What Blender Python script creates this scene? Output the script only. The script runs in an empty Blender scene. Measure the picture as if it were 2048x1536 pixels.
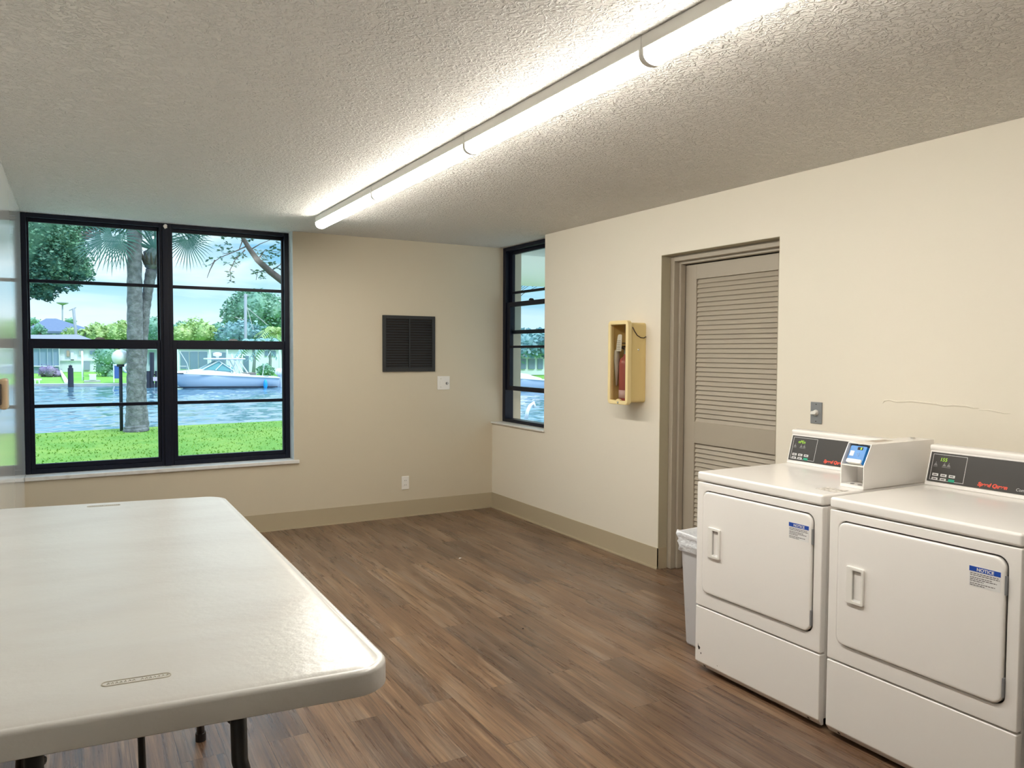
import bpy, bmesh, math, random
from mathutils import Vector, Matrix
C = bpy.context.scene.collection
sc = bpy.context.scene
PI = math.pi
rnd = random.Random(7)

# ------------------------------------------------------------------ camera
F_, YAW, PIT, ROL, H_ = 1531.99, .5192, -.0413, .0047, 1.4635
cy, sy, cp, sp = math.cos(YAW), math.sin(YAW), math.cos(PIT), math.sin(PIT)
FW = Vector((sy*cp, cy*cp, sp)); R0 = Vector((cy, -sy, 0)); U0 = R0.cross(FW)
RT = math.cos(ROL)*R0 + math.sin(ROL)*U0
UP = -math.sin(ROL)*R0 + math.cos(ROL)*U0
cam = bpy.data.cameras.new('camera'); camo = bpy.data.objects.new('camera', cam); C.objects.link(camo)
cam.sensor_width = 36; cam.lens = F_/2048*36; cam.clip_start = .02; cam.clip_end = 2000
M = Matrix((RT, UP, -FW)).transposed().to_4x4(); M.translation = Vector((0, 0, H_))
camo.matrix_world = M
sc.camera = camo
sc.view_settings.view_transform = 'Standard'; sc.view_settings.look = 'None'
sc.view_settings.gamma = 1; sc.view_settings.use_curve_mapping = False
sc.view_settings.exposure = 0.0
SKY = 1.2; SUN = 2.6; LAMP = 71
sc.cycles.use_denoising = True
sc.cycles.max_bounces = 10; sc.cycles.diffuse_bounces = 6; sc.cycles.glossy_bounces = 5
sc.cycles.transparent_max_bounces = 24; sc.cycles.transmission_bounces = 6
sc.cycles.sample_clamp_indirect = 8
sc.cycles.caustics_reflective = False; sc.cycles.caustics_refractive = False

def at(px, py, Y):
    """point where the camera ray of a photo pixel meets the depth Y"""
    d = FW + RT*(px-1024)/F_ - UP*(py-768)/F_
    t = Y/d.y
    return Vector((d.x*t, Y, H_ + d.z*t))

# ------------------------------------------------------------------ sky and sun
w = bpy.data.worlds.new('sky'); sc.world = w; w.use_nodes = True
nt = w.node_tree; N = nt.nodes; L = nt.links; N.clear()
out = N.new('ShaderNodeOutputWorld'); bg = N.new('ShaderNodeBackground'); L.new(bg.outputs[0], out.inputs[0])
tc = N.new('ShaderNodeTexCoord'); sep = N.new('ShaderNodeSeparateXYZ'); L.new(tc.outputs['Generated'], sep.inputs[0])
gr = N.new('ShaderNodeValToRGB'); L.new(sep.outputs['Z'], gr.inputs[0])
e = gr.color_ramp.elements
e[0].position = 0.0; e[0].color = (1.0, 1.06, 1.08, 1); e[1].position = .6; e[1].color = (.20, .46, .72, 1)
for p_, c_ in ((.045, (.78, .98, 1.04, 1)), (.08, (.40, .74, .90, 1)), (.125, (.29, .60, .82, 1)), (.17, (.38, .76, .94, 1)), (.3, (.34, .66, .88, 1))):
    q = e.new(p_); q.color = c_
mp = N.new('ShaderNodeMapping'); mp.inputs['Scale'].default_value = (1.6, 1.6, 7.5); mp.inputs['Location'].default_value = (1.35, .7, 2.1)
L.new(tc.outputs['Generated'], mp.inputs[0])
nz = N.new('ShaderNodeTexNoise'); nz.inputs['Scale'].default_value = 2.3; nz.inputs['Detail'].default_value = 6; nz.inputs['Roughness'].default_value = .5
nz.inputs['Distortion'].default_value = .4
L.new(mp.outputs[0], nz.inputs[0])
cr = N.new('ShaderNodeValToRGB'); cr.color_ramp.elements[0].position = .43; cr.color_ramp.elements[1].position = .58
L.new(nz.outputs[0], cr.inputs[0])
mx = N.new('ShaderNodeMixRGB'); mx.inputs[2].default_value = (1.05, 1.12, 1.12, 1)
L.new(cr.outputs[0], mx.inputs[0]); L.new(gr.outputs[0], mx.inputs[1]); L.new(mx.outputs[0], bg.inputs[0])
zb_ = N.new('ShaderNodeMapRange'); zb_.inputs[1].default_value = .20; zb_.inputs[2].default_value = .50
zb_.inputs[3].default_value = SKY; zb_.inputs[4].default_value = SKY*2.3
L.new(sep.outputs['Z'], zb_.inputs[0]); L.new(zb_.outputs[0], bg.inputs[1])
sl = bpy.data.lights.new('sun', 'SUN'); sl.energy = SUN; sl.angle = .2; sl.color = (1, .96, .88)
so = bpy.data.objects.new('sun', sl); C.objects.link(so)
so.rotation_euler = Vector((-.45, .6, -1.0)).normalized().to_track_quat('-Z', 'Y').to_euler()

# ------------------------------------------------------------------ materials
def mat(name, col, rough=.5, metal=0, spec=.5, bump=None, noise=None, coat=0, emit=None, alpha=None):
    """bump=(scale, strength, distance[, detail]); noise=(scale, other colour, low, high)"""
    m = bpy.data.materials.new(name); m.use_nodes = True
    n = m.node_tree.nodes; l = m.node_tree.links; b = n['Principled BSDF']
    b.inputs['Base Color'].default_value = (*col, 1); b.inputs['Roughness'].default_value = rough
    b.inputs['Metallic'].default_value = metal; b.inputs['Specular IOR Level'].default_value = spec
    b.inputs['Coat Weight'].default_value = coat
    if emit:
        b.inputs['Emission Color'].default_value = (*emit[0], 1); b.inputs['Emission Strength'].default_value = emit[1]
    t = n.new('ShaderNodeTexCoord')
    if noise:
        z = n.new('ShaderNodeTexNoise'); z.inputs['Scale'].default_value = noise[0]; z.inputs['Detail'].default_value = 5
        l.new(t.outputs['Object'], z.inputs[0])
        r = n.new('ShaderNodeValToRGB'); r.color_ramp.elements[0].position = noise[2]; r.color_ramp.elements[1].position = noise[3]
        r.color_ramp.elements[0].color = (*col, 1); r.color_ramp.elements[1].color = (*noise[1], 1)
        l.new(z.outputs[0], r.inputs[0]); l.new(r.outputs[0], b.inputs['Base Color'])
    if bump:
        z = n.new('ShaderNodeTexNoise'); z.inputs['Scale'].default_value = bump[0]
        z.inputs['Detail'].default_value = bump[3] if len(bump) > 3 else 3
        l.new(t.outputs['Object'], z.inputs[0])
        k = n.new('ShaderNodeBump'); k.inputs['Strength'].default_value = bump[1]; k.inputs['Distance'].default_value = bump[2]
        l.new(z.outputs[0], k.inputs['Height']); l.new(k.outputs[0], b.inputs['Normal'])
    if alpha is not None: b.inputs['Alpha'].default_value = alpha
    return m

def glass_mat(name, tint, gloss=.04, rough=0.0):
    m = bpy.data.materials.new(name); m.use_nodes = True
    n = m.node_tree.nodes; l = m.node_tree.links; n.clear()
    o = n.new('ShaderNodeOutputMaterial'); tr = n.new('ShaderNodeBsdfTransparent'); g = n.new('ShaderNodeBsdfGlossy')
    tr.inputs[0].default_value = (*tint, 1); g.inputs['Roughness'].default_value = rough
    f = n.new('ShaderNodeFresnel'); ge = n.new('ShaderNodeNewGeometry')
    mr = n.new('ShaderNodeMapRange'); mr.inputs[3].default_value = 1.33; mr.inputs[4].default_value = 1/1.33; g.inputs[0].default_value = (.22, .22, .22, 1)
    l.new(ge.outputs['Backfacing'], mr.inputs[0]); l.new(mr.outputs[0], f.inputs[0])
    x = n.new('ShaderNodeMixShader'); l.new(f.outputs[0], x.inputs[0]); l.new(tr.outputs[0], x.inputs[1]); l.new(g.outputs[0], x.inputs[2])
    l.new(x.outputs[0], o.inputs[0])
    return m

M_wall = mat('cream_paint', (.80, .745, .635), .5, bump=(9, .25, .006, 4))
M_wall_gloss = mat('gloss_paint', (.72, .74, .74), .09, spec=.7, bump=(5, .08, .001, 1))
M_wall_dim = mat('cream_paint_shaded', (.62, .555, .43), .55, bump=(9, .25, .006, 4))  # same cream paint, darkened for the weaker light on the back wall
M_base = mat('vinyl_base', (.46, .39, .27), .45, bump=(30, .1, .002))
M_black = mat('black_frame_paint', (.004, .006, .016), .4, spec=.25)
M_sill = mat('marble_sill', (.75, .74, .72), .3, noise=(14, (.60, .58, .55), .5, .75))
M_taupe = mat('taupe_paint', (.42, .37, .295), .5, bump=(22, .25, .003, 4))
M_taupe2 = mat('taupe_reveal', (.46, .415, .30), .55, bump=(22, .3, .003, 4))
M_white = mat('white_enamel', (.90, .875, .845), .15, spec=.5, bump=(14, .03, .002, 1))
M_whitep = mat('white_plastic', (.84, .82, .78), .35)
M_dark = mat('dark_gap', (.03, .022, .018), .7)
M_panel = mat('console_black', (.045, .042, .04), .35)
M_line = mat('panel_line', (.62, .62, .62), .5)
M_red = mat('logo_red', (.75, .09, .05), .5)
M_ink = mat('ink_grey', (.12, .11, .11), .6)
M_btn = mat('button_white', (.72, .72, .72), .45)
M_grn = mat('button_green', (.02, .36, .22), .45)
M_disp = mat('green_digits', (.2, .4, .02), .5, emit=((.42, .75, .05), .5))
M_blue = mat('reader_blue', (.02, .22, .62), .35)
M_nblue = mat('notice_blue', (.01, .07, .42), .4)
M_paper = mat('sticker_white', (.80, .80, .79), .4)
M_grey = mat('grey_plate', (.26, .27, .28), .4, metal=.3)
M_chrome = mat('chrome', (.7, .7, .68), .2, metal=1)
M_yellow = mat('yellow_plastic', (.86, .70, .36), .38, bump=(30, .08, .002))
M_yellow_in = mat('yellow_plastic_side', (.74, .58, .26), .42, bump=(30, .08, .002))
M_cord = mat('dark_cord', (.03, .015, .012), .6)
M_bag = mat('thin_liner', (.80, .82, .86), .35, bump=(40, .6, .01, 3))
M_bin = mat('bin_white', (.78, .80, .84), .4, noise=(11, (.55, .58, .66), .62, .85))
M_steel = mat('black_steel', (.012, .012, .014), .4)
M_housing = mat('fixture_white', (.90, .88, .83), .45)
M_vent = mat('vent_black', (.022, .024, .026), .55)
M_ext = mat('extinguisher_red', (.38, .085, .08), .35)
M_glass = glass_mat('window_glass', (.90, .97, 1.0), rough=.12)
M_glass_c = glass_mat('clear_plastic', (.93, .91, .86), rough=.05)

# ceiling: knock-down plaster
def ceiling_mat():
    m = mat('knockdown_plaster', (.775, .755, .715), .7); n = m.node_tree.nodes; l = m.node_tree.links; b = n['Principled BSDF']
    t = n.new('ShaderNodeTexCoord')
    z = n.new('ShaderNodeTexNoise'); z.inputs['Scale'].default_value = 34; z.inputs['Detail'].default_value = 3; z.inputs['Distortion'].default_value = 1.6
    v = n.new('ShaderNodeTexNoise'); v.inputs['Scale'].default_value = 75; v.inputs['Detail'].default_value = 2
    l.new(t.outputs['Object'], z.inputs[0]); l.new(t.outputs['Object'], v.inputs[0])
    r = n.new('ShaderNodeValToRGB'); r.color_ramp.elements[0].position = .46; r.color_ramp.elements[1].position = .60
    l.new(z.outputs[0], r.inputs[0])
    a = n.new('ShaderNodeMath'); a.operation = 'MULTIPLY_ADD'; a.inputs[1].default_value = .5
    l.new(v.outputs[0], a.inputs[0]); l.new(r.outputs[0], a.inputs[2])
    k = n.new('ShaderNodeBump'); k.inputs['Strength'].default_value = .8; k.inputs['Distance'].default_value = .010
    l.new(a.outputs[0], k.inputs['Height']); l.new(k.outputs[0], b.inputs['Normal'])
    return m
M_ceil = ceiling_mat()

def floor_mat():
    m = mat('vinyl_planks', (.1, .06, .04), .32, spec=.5); n = m.node_tree.nodes; l = m.node_tree.links; b = n['Principled BSDF']
    t = n.new('ShaderNodeTexCoord')
    mp = n.new('ShaderNodeMapping'); mp.inputs['Rotation'].default_value = (0, 0, PI/2); l.new(t.outputs['Object'], mp.inputs[0])
    br = n.new('ShaderNodeTexBrick'); l.new(mp.outputs[0], br.inputs[0])
    br.offset = .37; br.offset_frequency = 2; br.inputs['Scale'].default_value = 1
    br.inputs['Brick Width'].default_value = 1.22; br.inputs['Row Height'].default_value = .152
    br.inputs['Mortar Size'].default_value = .0012; br.inputs['Mortar Smooth'].default_value = .2
    br.inputs['Color1'].default_value = (0, 0, 0, 1); br.inputs['Color2'].default_value = (1, 1, 1, 1)
    br.inputs['Mortar'].default_value = (.3, .3, .3, 1)
    ad = n.new('ShaderNodeVectorMath'); ad.operation = 'MULTIPLY_ADD'; ad.inputs[1].default_value = (7, 31, 5)
    l.new(br.outputs['Color'], ad.inputs[0]); l.new(mp.outputs[0], ad.inputs[2])
    def grain(sx, sy_, det, dist, rough=.6):
        q = n.new('ShaderNodeMapping'); q.inputs['Scale'].default_value = (sx, sy_, 1); l.new(ad.outputs[0], q.inputs[0])
        z = n.new('ShaderNodeTexNoise'); z.inputs['Scale'].default_value = 1; z.inputs['Detail'].default_value = det
        z.inputs['Distortion'].default_value = dist; z.inputs['Roughness'].default_value = rough
        l.new(q.outputs[0], z.inputs[0]); return z
    g1 = grain(1.6, 11, 5, .4); g2 = grain(3.2, 130, 4, .5, .7); g3 = grain(1.6, 34, 4, .8, .6)
    r1 = n.new('ShaderNodeValToRGB'); ee = r1.color_ramp.elements
    ee[0].position = .20; ee[0].color = (.060, .034, .022, 1); ee[1].position = .72; ee[1].color = (.30, .195, .108, 1)
    q = ee.new(.45); q.color = (.115, .069, .043, 1); q = ee.new(.56); q.color = (.175, .110, .067, 1)
    mixa = n.new('ShaderNodeMath'); mixa.operation = 'MULTIPLY_ADD'; mixa.inputs[1].default_value = .55
    l.new(g3.outputs[0], mixa.inputs[0])
    hm = n.new('ShaderNodeMath'); hm.operation = 'MULTIPLY'; hm.inputs[1].default_value = .45; l.new(g1.outputs[0], hm.inputs[0])
    l.new(hm.outputs[0], mixa.inputs[2]); l.new(mixa.outputs[0], r1.inputs[0])
    # greyer weathered streaks
    r2 = n.new('ShaderNodeValToRGB'); r2.color_ramp.elements[0].position = .50; r2.color_ramp.elements[1].position = .68
    l.new(g1.outputs[0], r2.inputs[0])
    mg = n.new('ShaderNodeMixRGB'); mg.inputs[2].default_value = (.165, .132, .108, 1)
    f2 = n.new('ShaderNodeMath'); f2.operation = 'MULTIPLY'; f2.inputs[1].default_value = .65; l.new(r2.outputs[0], f2.inputs[0])
    l.new(f2.outputs[0], mg.inputs[0]); l.new(r1.outputs[0], mg.inputs[1])
    # fine fibre
    r3 = n.new('ShaderNodeValToRGB'); r3.color_ramp.elements[0].position = .34; r3.color_ramp.elements[0].color = (.62, .6, .58, 1)
    r3.color_ramp.elements[1].position = .66; r3.color_ramp.elements[1].color = (1.35, 1.35, 1.35, 1)
    l.new(g2.outputs[0], r3.inputs[0])
    mu = n.new('ShaderNodeMixRGB'); mu.blend_type = 'MULTIPLY'; mu.inputs[0].default_value = .85
    l.new(mg.outputs[0], mu.inputs[1]); l.new(r3.outputs[0], mu.inputs[2])
    # plank to plank
    r4 = n.new('ShaderNodeValToRGB'); r4.color_ramp.elements[0].color = (.76, .73, .74, 1); r4.color_ramp.elements[1].color = (1.30, 1.25, 1.18, 1)
    l.new(br.outputs['Color'], r4.inputs[0])
    mv = n.new('ShaderNodeMixRGB'); mv.blend_type = 'MULTIPLY'; mv.inputs[0].default_value = 1
    l.new(mu.outputs[0], mv.inputs[1]); l.new(r4.outputs[0], mv.inputs[2])
    mo = n.new('ShaderNodeMixRGB'); mo.inputs[2].default_value = (.035, .02, .014, 1)
    fm = n.new('ShaderNodeMath'); fm.operation = 'MULTIPLY'; fm.inputs[1].default_value = .7; l.new(br.outputs['Fac'], fm.inputs[0])
    l.new(fm.outputs[0], mo.inputs[0]); l.new(mv.outputs[0], mo.inputs[1]); l.new(mo.outputs[0], b.inputs['Base Color'])
    k = n.new('ShaderNodeBump'); k.inputs['Strength'].default_value = .35; k.inputs['Distance'].default_value = .0015
    l.new(g2.outputs[0], k.inputs['Height']); l.new(k.outputs[0], b.inputs['Normal'])
    rr = n.new('ShaderNodeMapRange'); rr.inputs[3].default_value = .20; rr.inputs[4].default_value = .38
    l.new(g3.outputs[0], rr.inputs[0]); l.new(rr.outputs[0], b.inputs['Roughness'])
    return m
M_floor = floor_mat()

def table_mat():
    m = mat('moulded_plastic', (.70, .69, .66), .28, spec=.65); n = m.node_tree.nodes; l = m.node_tree.links; b = n['Principled BSDF']
    t = n.new('ShaderNodeTexCoord')
    a = n.new('ShaderNodeTexNoise'); a.inputs['Scale'].default_value = 55; a.inputs['Detail'].default_value = 3
    c = n.new('ShaderNodeTexNoise'); c.inputs['Scale'].default_value = 5; c.inputs['Detail'].default_value = 2
    q = n.new('ShaderNodeMapping'); q.inputs['Scale'].default_value = (.6, 1.5, 1)
    l.new(t.outputs['Object'], a.inputs[0]); l.new(t.outputs['Object'], q.inputs[0]); l.new(q.outputs[0], c.inputs[0])
    k1 = n.new('ShaderNodeBump'); k1.inputs['Strength'].default_value = .25; k1.inputs['Distance'].default_value = .003
    k2 = n.new('ShaderNodeBump'); k2.inputs['Strength'].default_value = .35; k2.inputs['Distance'].default_value = .008
    l.new(a.outputs[0], k1.inputs['Height']); l.new(c.outputs[0], k2.inputs['Height'])
    l.new(k2.outputs[0], k1.inputs['Normal']); l.new(k1.outputs[0], b.inputs['Normal'])
    r = n.new('ShaderNodeValToRGB'); r.color_ramp.elements[0].position = .42; r.color_ramp.elements[1].position = .72
    r.color_ramp.elements[0].color = (.70, .69, .66, 1); r.color_ramp.elements[1].color = (.65, .63, .60, 1)
    l.new(c.outputs[0], r.inputs[0]); l.new(r.outputs[0], b.inputs['Base Color'])
    return m
M_table = table_mat()

# outdoors
M_lawn = mat('lawn_grass', (.16, .33, .045), .9, noise=(1.1, (.26, .40, .065), .4, .65), bump=(25, .8, .05, 5))
M_lawn_far = mat('lawn_grass_far', (.16, .42, .05), .9, noise=(.6, (.26, .48, .08), .4, .65))
def water_mat():
    m = mat('canal_water', (.11, .22, .31), .08, spec=.8); n = m.node_tree.nodes; l = m.node_tree.links; b = n['Principled BSDF']
    return m
M_water = water_mat()
M_bark = mat('palm_bark', (.13, .13, .14), .9, noise=(9, (.24, .24, .26), .4, .65), bump=(16, .9, .03, 5))
M_bark2 = mat('dark_bark', (.10, .08, .07), .9, bump=(14, .7, .03, 4))
def leaf_mat(name, c1, c2, sc_=3.0):
    m = mat(name, c1, .55, noise=(sc_, c2, .38, .64)); b = m.node_tree.nodes['Principled BSDF']
    return m
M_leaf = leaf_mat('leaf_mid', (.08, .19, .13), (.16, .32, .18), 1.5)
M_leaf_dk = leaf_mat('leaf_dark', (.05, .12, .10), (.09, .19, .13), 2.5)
M_leaf_lt = leaf_mat('leaf_yellow_green', (.30, .46, .16), (.50, .60, .24), .8)  # albedo lightened to stand in for distance haze
M_leaf_bl = leaf_mat('leaf_blue_green', (.20, .36, .38), (.30, .48, .47), .8)  # pale cast of the haze mixed into the leaf colour
M_leaf_far = leaf_mat('leaf_far', (.16, .33, .24), (.28, .46, .32), .35)  # colour paled to carry the haze over the far bank
M_frond = leaf_mat('palm_frond', (.05, .14, .13), (.10, .22, .18), 2)
M_purple = leaf_mat('leaf_purple', (.20, .14, .28), (.34, .26, .40), 1.5)
M_hwhite = mat('stucco_white', (.82, .84, .88), .8, noise=(.6, (.76, .79, .86), .4, .7))
M_roofd = mat('roof_slate', (.14, .18, .30), .8, bump=(3, .5, .05))
M_roofb = mat('roof_grey_brown', (.27, .27, .35), .8, bump=(3, .5, .05))
M_hglass = mat('house_glass', (.18, .26, .36), .15)
M_screen = mat('porch_screen', (.22, .30, .42), .6)
M_conc = mat('concrete', (.50, .49, .48), .85, noise=(1.2, (.38, .38, .38), .4, .7))
M_path = mat('path_concrete', (.84, .83, .81), .85)  # brightened for the bounce off the added slabs; the far path shares it
M_pile = mat('creosote_wood', (.03, .032, .05), .8, bump=(8, .5, .02))
M_globe = mat('globe_acrylic', (.85, .86, .88), .3)
M_hull = mat('hull_white', (.82, .82, .82), .25)
M_hullb = mat('hull_pale_blue', (.60, .66, .80), .3)
M_tblue = mat('tarp_blue', (.05, .12, .35), .6)
M_fender = mat('fender_blue', (.02, .35, .80), .4)
M_wood = mat('dock_wood', (.26, .22, .20), .8, bump=(6, .5, .02))
M_pole = mat('pole_grey', (.34, .36, .40), .8)
M_extwall = mat('exterior_stucco', (.50, .46, .33), .85, bump=(20, .3, .005))
M_soffit = mat('soffit_paint', (.90, .86, .80), .8)

# ------------------------------------------------------------------ mesh helpers (all in world coordinates)
ORG = {}
def obj(name, bm, m, parent=None, smooth=False, bevel=0, seg=2, label=None):
    bmesh.ops.recalc_face_normals(bm, faces=bm.faces[:])
    me = bpy.data.meshes.new(name); o_ = ORG.get(parent.name, Vector()) if parent else Vector()
    if parent: bmesh.ops.translate(bm, verts=bm.verts[:], vec=-o_)
    bm.to_mesh(me); bm.free()
    for x in (m if isinstance(m, (list, tuple)) else [m]): me.materials.append(x)
    if smooth:
        for p in me.polygons: p.use_smooth = True
    o = bpy.data.objects.new(name, me); C.objects.link(o)
    if parent: o.parent = parent
    ORG[o.name] = o_
    if bevel:
        b = o.modifiers.new('bevel', 'BEVEL'); b.width = bevel; b.segments = seg; b.limit_method = 'ANGLE'; b.angle_limit = .6
        b.harden_normals = False
        for p in me.polygons: p.use_smooth = True
        ws = o.modifiers.new('wn', 'WEIGHTED_NORMAL'); ws.keep_sharp = False
    if label: o['label'] = label
    return o
def thing(name, loc, label=None, cat=None, group=None, kind=None):
    o = bpy.data.objects.new(name, None); C.objects.link(o); o.location = loc; o.empty_display_size = .1
    ORG[o.name] = Vector(loc)
    return tag(o, label, cat, group, kind)
def tag(o, label=None, cat=None, group=None, kind=None):
    if label: o['label'] = label
    if cat: o['category'] = cat
    if group: o['group'] = group
    if kind: o['kind'] = kind
    return o
def struct(name, bm, m, parent=None, **k):
    o = obj(name, bm, m, parent, **k)
    if not parent: o['kind'] = 'structure'
    return o
def BM(): return bmesh.new()
def box(bm, x0, x1, y0, y1, z0, z1, mi=0):
    v = [bm.verts.new(p) for p in ((x0,y0,z0),(x1,y0,z0),(x1,y1,z0),(x0,y1,z0),(x0,y0,z1),(x1,y0,z1),(x1,y1,z1),(x0,y1,z1))]
    for f in ((0,3,2,1),(4,5,6,7),(0,1,5,4),(1,2,6,5),(2,3,7,6),(3,0,4,7)):
        bm.faces.new([v[i] for i in f]).material_index = mi
    return bm
def B(*a): return box(BM(), *a)
def prism(bm, pts, d, mi=0):
    """extrude polygon pts (3D list) by vector d"""
    d = Vector(d); a = [bm.verts.new(p) for p in pts]; b = [bm.verts.new(Vector(p)+d) for p in pts]
    bm.faces.new(a).material_index = mi; bm.faces.new(b[::-1]).material_index = mi
    for i in range(len(a)):
        j = (i+1) % len(a); bm.faces.new((a[i], b[i], b[j], a[j])).material_index = mi
    return bm
def tube(bm, pts, r, n=10, caps=True):
    pts = [Vector(p) for p in pts]; rs = r if isinstance(r, (list, tuple)) else [r]*len(pts); rings = []
    ref = None
    for i, p in enumerate(pts):
        d = (pts[min(i+1, len(pts)-1)] - pts[max(i-1, 0)]).normalized()
        if ref is None: ref = d.orthogonal().normalized()
        ref = (ref - d*ref.dot(d)).normalized(); s = d.cross(ref)
        rings.append([bm.verts.new(p + (ref*math.cos(2*PI*k/n) + s*math.sin(2*PI*k/n))*rs[i]) for k in range(n)])
    for a, b in zip(rings, rings[1:]):
        for k in range(n): bm.faces.new((a[k], a[(k+1)%n], b[(k+1)%n], b[k]))
    if caps: bm.faces.new(rings[0][::-1]); bm.faces.new(rings[-1])
    return bm
def lathe(bm, c, prof, n=20, axis='Z'):
    c = Vector(c); rings = []
    for r, h in prof:
        rg = []
        for k in range(n):
            a = 2*PI*k/n; u, v = r*math.cos(a), r*math.sin(a)
            rg.append(bm.verts.new(c + Vector({'Z': (u, v, h), 'X': (h, u, v), 'Y': (u, h, v)}[axis])))
        rings.append(rg)
    for a, b in zip(rings, rings[1:]):
        for k in range(n): bm.faces.new((a[k], a[(k+1)%n], b[(k+1)%n], b[k]))
    bm.faces.new(rings[0][::-1]); bm.faces.new(rings[-1])
    return bm
def rrect(w_, h_, r, n=6, cx=0, cy_=0):
    """rounded rectangle outline in 2D"""
    p = []
    for qx, qy, a0 in ((1, 1, 0), (-1, 1, PI/2), (-1, -1, PI), (1, -1, 1.5*PI)):
        for i in range(n+1):
            a = a0 + PI/2*i/n
            p.append((cx + qx*(w_/2-r) + r*math.cos(a), cy_ + qy*(h_/2-r) + r*math.sin(a)))
    return p
def ring(bm, outer, inner, f0, f1, mi=0):
    """plate with a hole: outer/inner 2D outlines of equal count, mapped at two depths by f0, f1"""
    o0 = [bm.verts.new(f0(*p)) for p in outer]; i0 = [bm.verts.new(f0(*p)) for p in inner]
    o1 = [bm.verts.new(f1(*p)) for p in outer]; i1 = [bm.verts.new(f1(*p)) for p in inner]
    n = len(outer)
    for k in range(n):
        j = (k+1) % n
        for q in ((o0[k], o0[j], i0[j], i0[k]), (o1[k], i1[k], i1[j], o1[j]), (o0[k], o1[k], o1[j], o0[j]), (i0[k], i0[j], i1[j], i1[k])):
            bm.faces.new(q).material_index = mi
    return bm
def text_bm(s, size, place, ext=.0004, shear=0, bold=0, sx=1):
    """letters as mesh; place(u, v, d) maps to the world"""
    cu = bpy.data.curves.new('txt', 'FONT'); cu.body = s; cu.size = size; cu.extrude = ext; cu.shear = shear; cu.offset = bold
    cu.align_x = 'LEFT'; cu.resolution_u = 3
    o = bpy.data.objects.new('txt', cu); C.objects.link(o)
    dg = bpy.context.evaluated_depsgraph_get(); me = bpy.data.meshes.new_from_object(o.evaluated_get(dg))
    bm = BM(); bm.from_mesh(me)
    bpy.data.objects.remove(o); bpy.data.curves.remove(cu); bpy.data.meshes.remove(me)
    for v in bm.verts: v.co = place(v.co.x*sx, v.co.y, v.co.z + ext)
    return bm
def leaves(bm, pts, size, aspect=.5, flat=.3, rr=rnd):
    """a small folded leaf blade at every point"""
    for p in pts:
        s = size*rr.uniform(.6, 1.3); a = rr.uniform(0, 2*PI)
        d = Vector((math.cos(a), math.sin(a), rr.uniform(-.7, .5))).normalized()
        nn = Vector((rr.gauss(0, 1), rr.gauss(0, 1), rr.gauss(0, 1)+flat)).normalized()
        s2 = d.cross(nn)
        if s2.length < .05: continue
        s2 = s2.normalized()*s*aspect*.5; p = Vector(p)
        v = [bm.verts.new(q) for q in (p, p+d*s*.5+s2, p+d*s, p+d*s*.5-s2)]
        bm.faces.new(v)
    return bm
def blob_pts(c, r, n, rr=rnd, shell=.45):
    o = []
    c = Vector(c); r = Vector(r if isinstance(r, (tuple, list)) else (r, r, r))
    while len(o) < n:
        v = Vector((rr.gauss(0, 1), rr.gauss(0, 1), rr.gauss(0, 1))).normalized()
        k = rr.uniform(shell, 1)
        o.append(c + Vector((v.x*r.x, v.y*r.y, v.z*r.z))*k)
    return o
def blob(bm, c, r, sub=3, amp=.18, fr=1.2, seed=0):
    from mathutils import noise
    r = Vector(r if isinstance(r, (tuple, list)) else (r, r, r)); c = Vector(c)
    g = bmesh.ops.create_icosphere(bm, subdivisions=sub, radius=1)
    for v in g['verts']:
        k = 1 + amp*noise.noise(v.co*fr*2 + Vector((seed, seed*2, 0))) + amp*.5*noise.noise(v.co*fr*6 + Vector((0, seed, 3)))
        v.co = c + Vector((v.co.x*r.x, v.co.y*r.y, v.co.z*r.z))*k
    return bm

# ------------------------------------------------------------------ the room
XR, YB, XL, HC = 3.411, 6.3415, -.316, 2.44
YF, XO, YO = -2.2, 3.72, 6.62          # front wall behind the camera, outer faces
ZS = .5704
struct('floor', B(XL-.3, XO+.9, YF, YB+.02, -.1, 0), M_floor)
struct('ceiling', B(XL-.3, XO+1.2, YF-.2, YO+.05, HC, HC+.2), M_ceil)
struct('wall_left', B(XL-.25, XL, YF, YO, 0, HC), M_wall_gloss)
struct('wall_front', B(XL-.25, XO, YF-.15, YF, 0, HC), M_wall)
bm = BM()                                # back wall around window_1
box(bm, XL, 1.5615, YB, YO, 0, ZS-.03)
box(bm, 1.5615, XO, YB, YO, 0, HC)
struct('wall_back', bm, M_wall_dim)
bm = BM()                                # right wall around window_2 and door_1
YW2 = 5.425; YD0, YD1, ZD = 2.9806, 3.9688, 2.1144
box(bm, XR, XO, YF, YD0, 0, HC); box(bm, XR, XO, YD0, YD1, ZD, HC); box(bm, XR, XO, YD1, YW2, 0, HC)
box(bm, XR, XO, YW2, YB, 0, .797)
wr = struct('wall_right', bm, M_wall)
# the ragged crack ridge in the plaster above the dryers
bm = BM()
pts = [(2.335, 1.222), (2.325, 1.238), (2.30, 1.243), (2.262, 1.236), (2.23, 1.239), (2.19, 1.243), (2.13, 1.2405), (2.07, 1.2375), (2.03, 1.2325), (1.99, 1.237), (1.93, 1.236), (1.90, 1.231), (1.875, 1.229)]
tube(bm, [(XR+.001, y, z) for y, z in pts], [.001]+[.005]*11+[.001], 8)
tube(bm, [(XR+.001, y, z) for y, z in ((1.88, 1.222), (1.84, 1.226), (1.81, 1.222), (1.77, 1.215), (1.745, 1.216))], [.001, .004, .004, .003, .001], 8)
struct('plaster_crack', bm, M_wall, wr, smooth=True)
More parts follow.
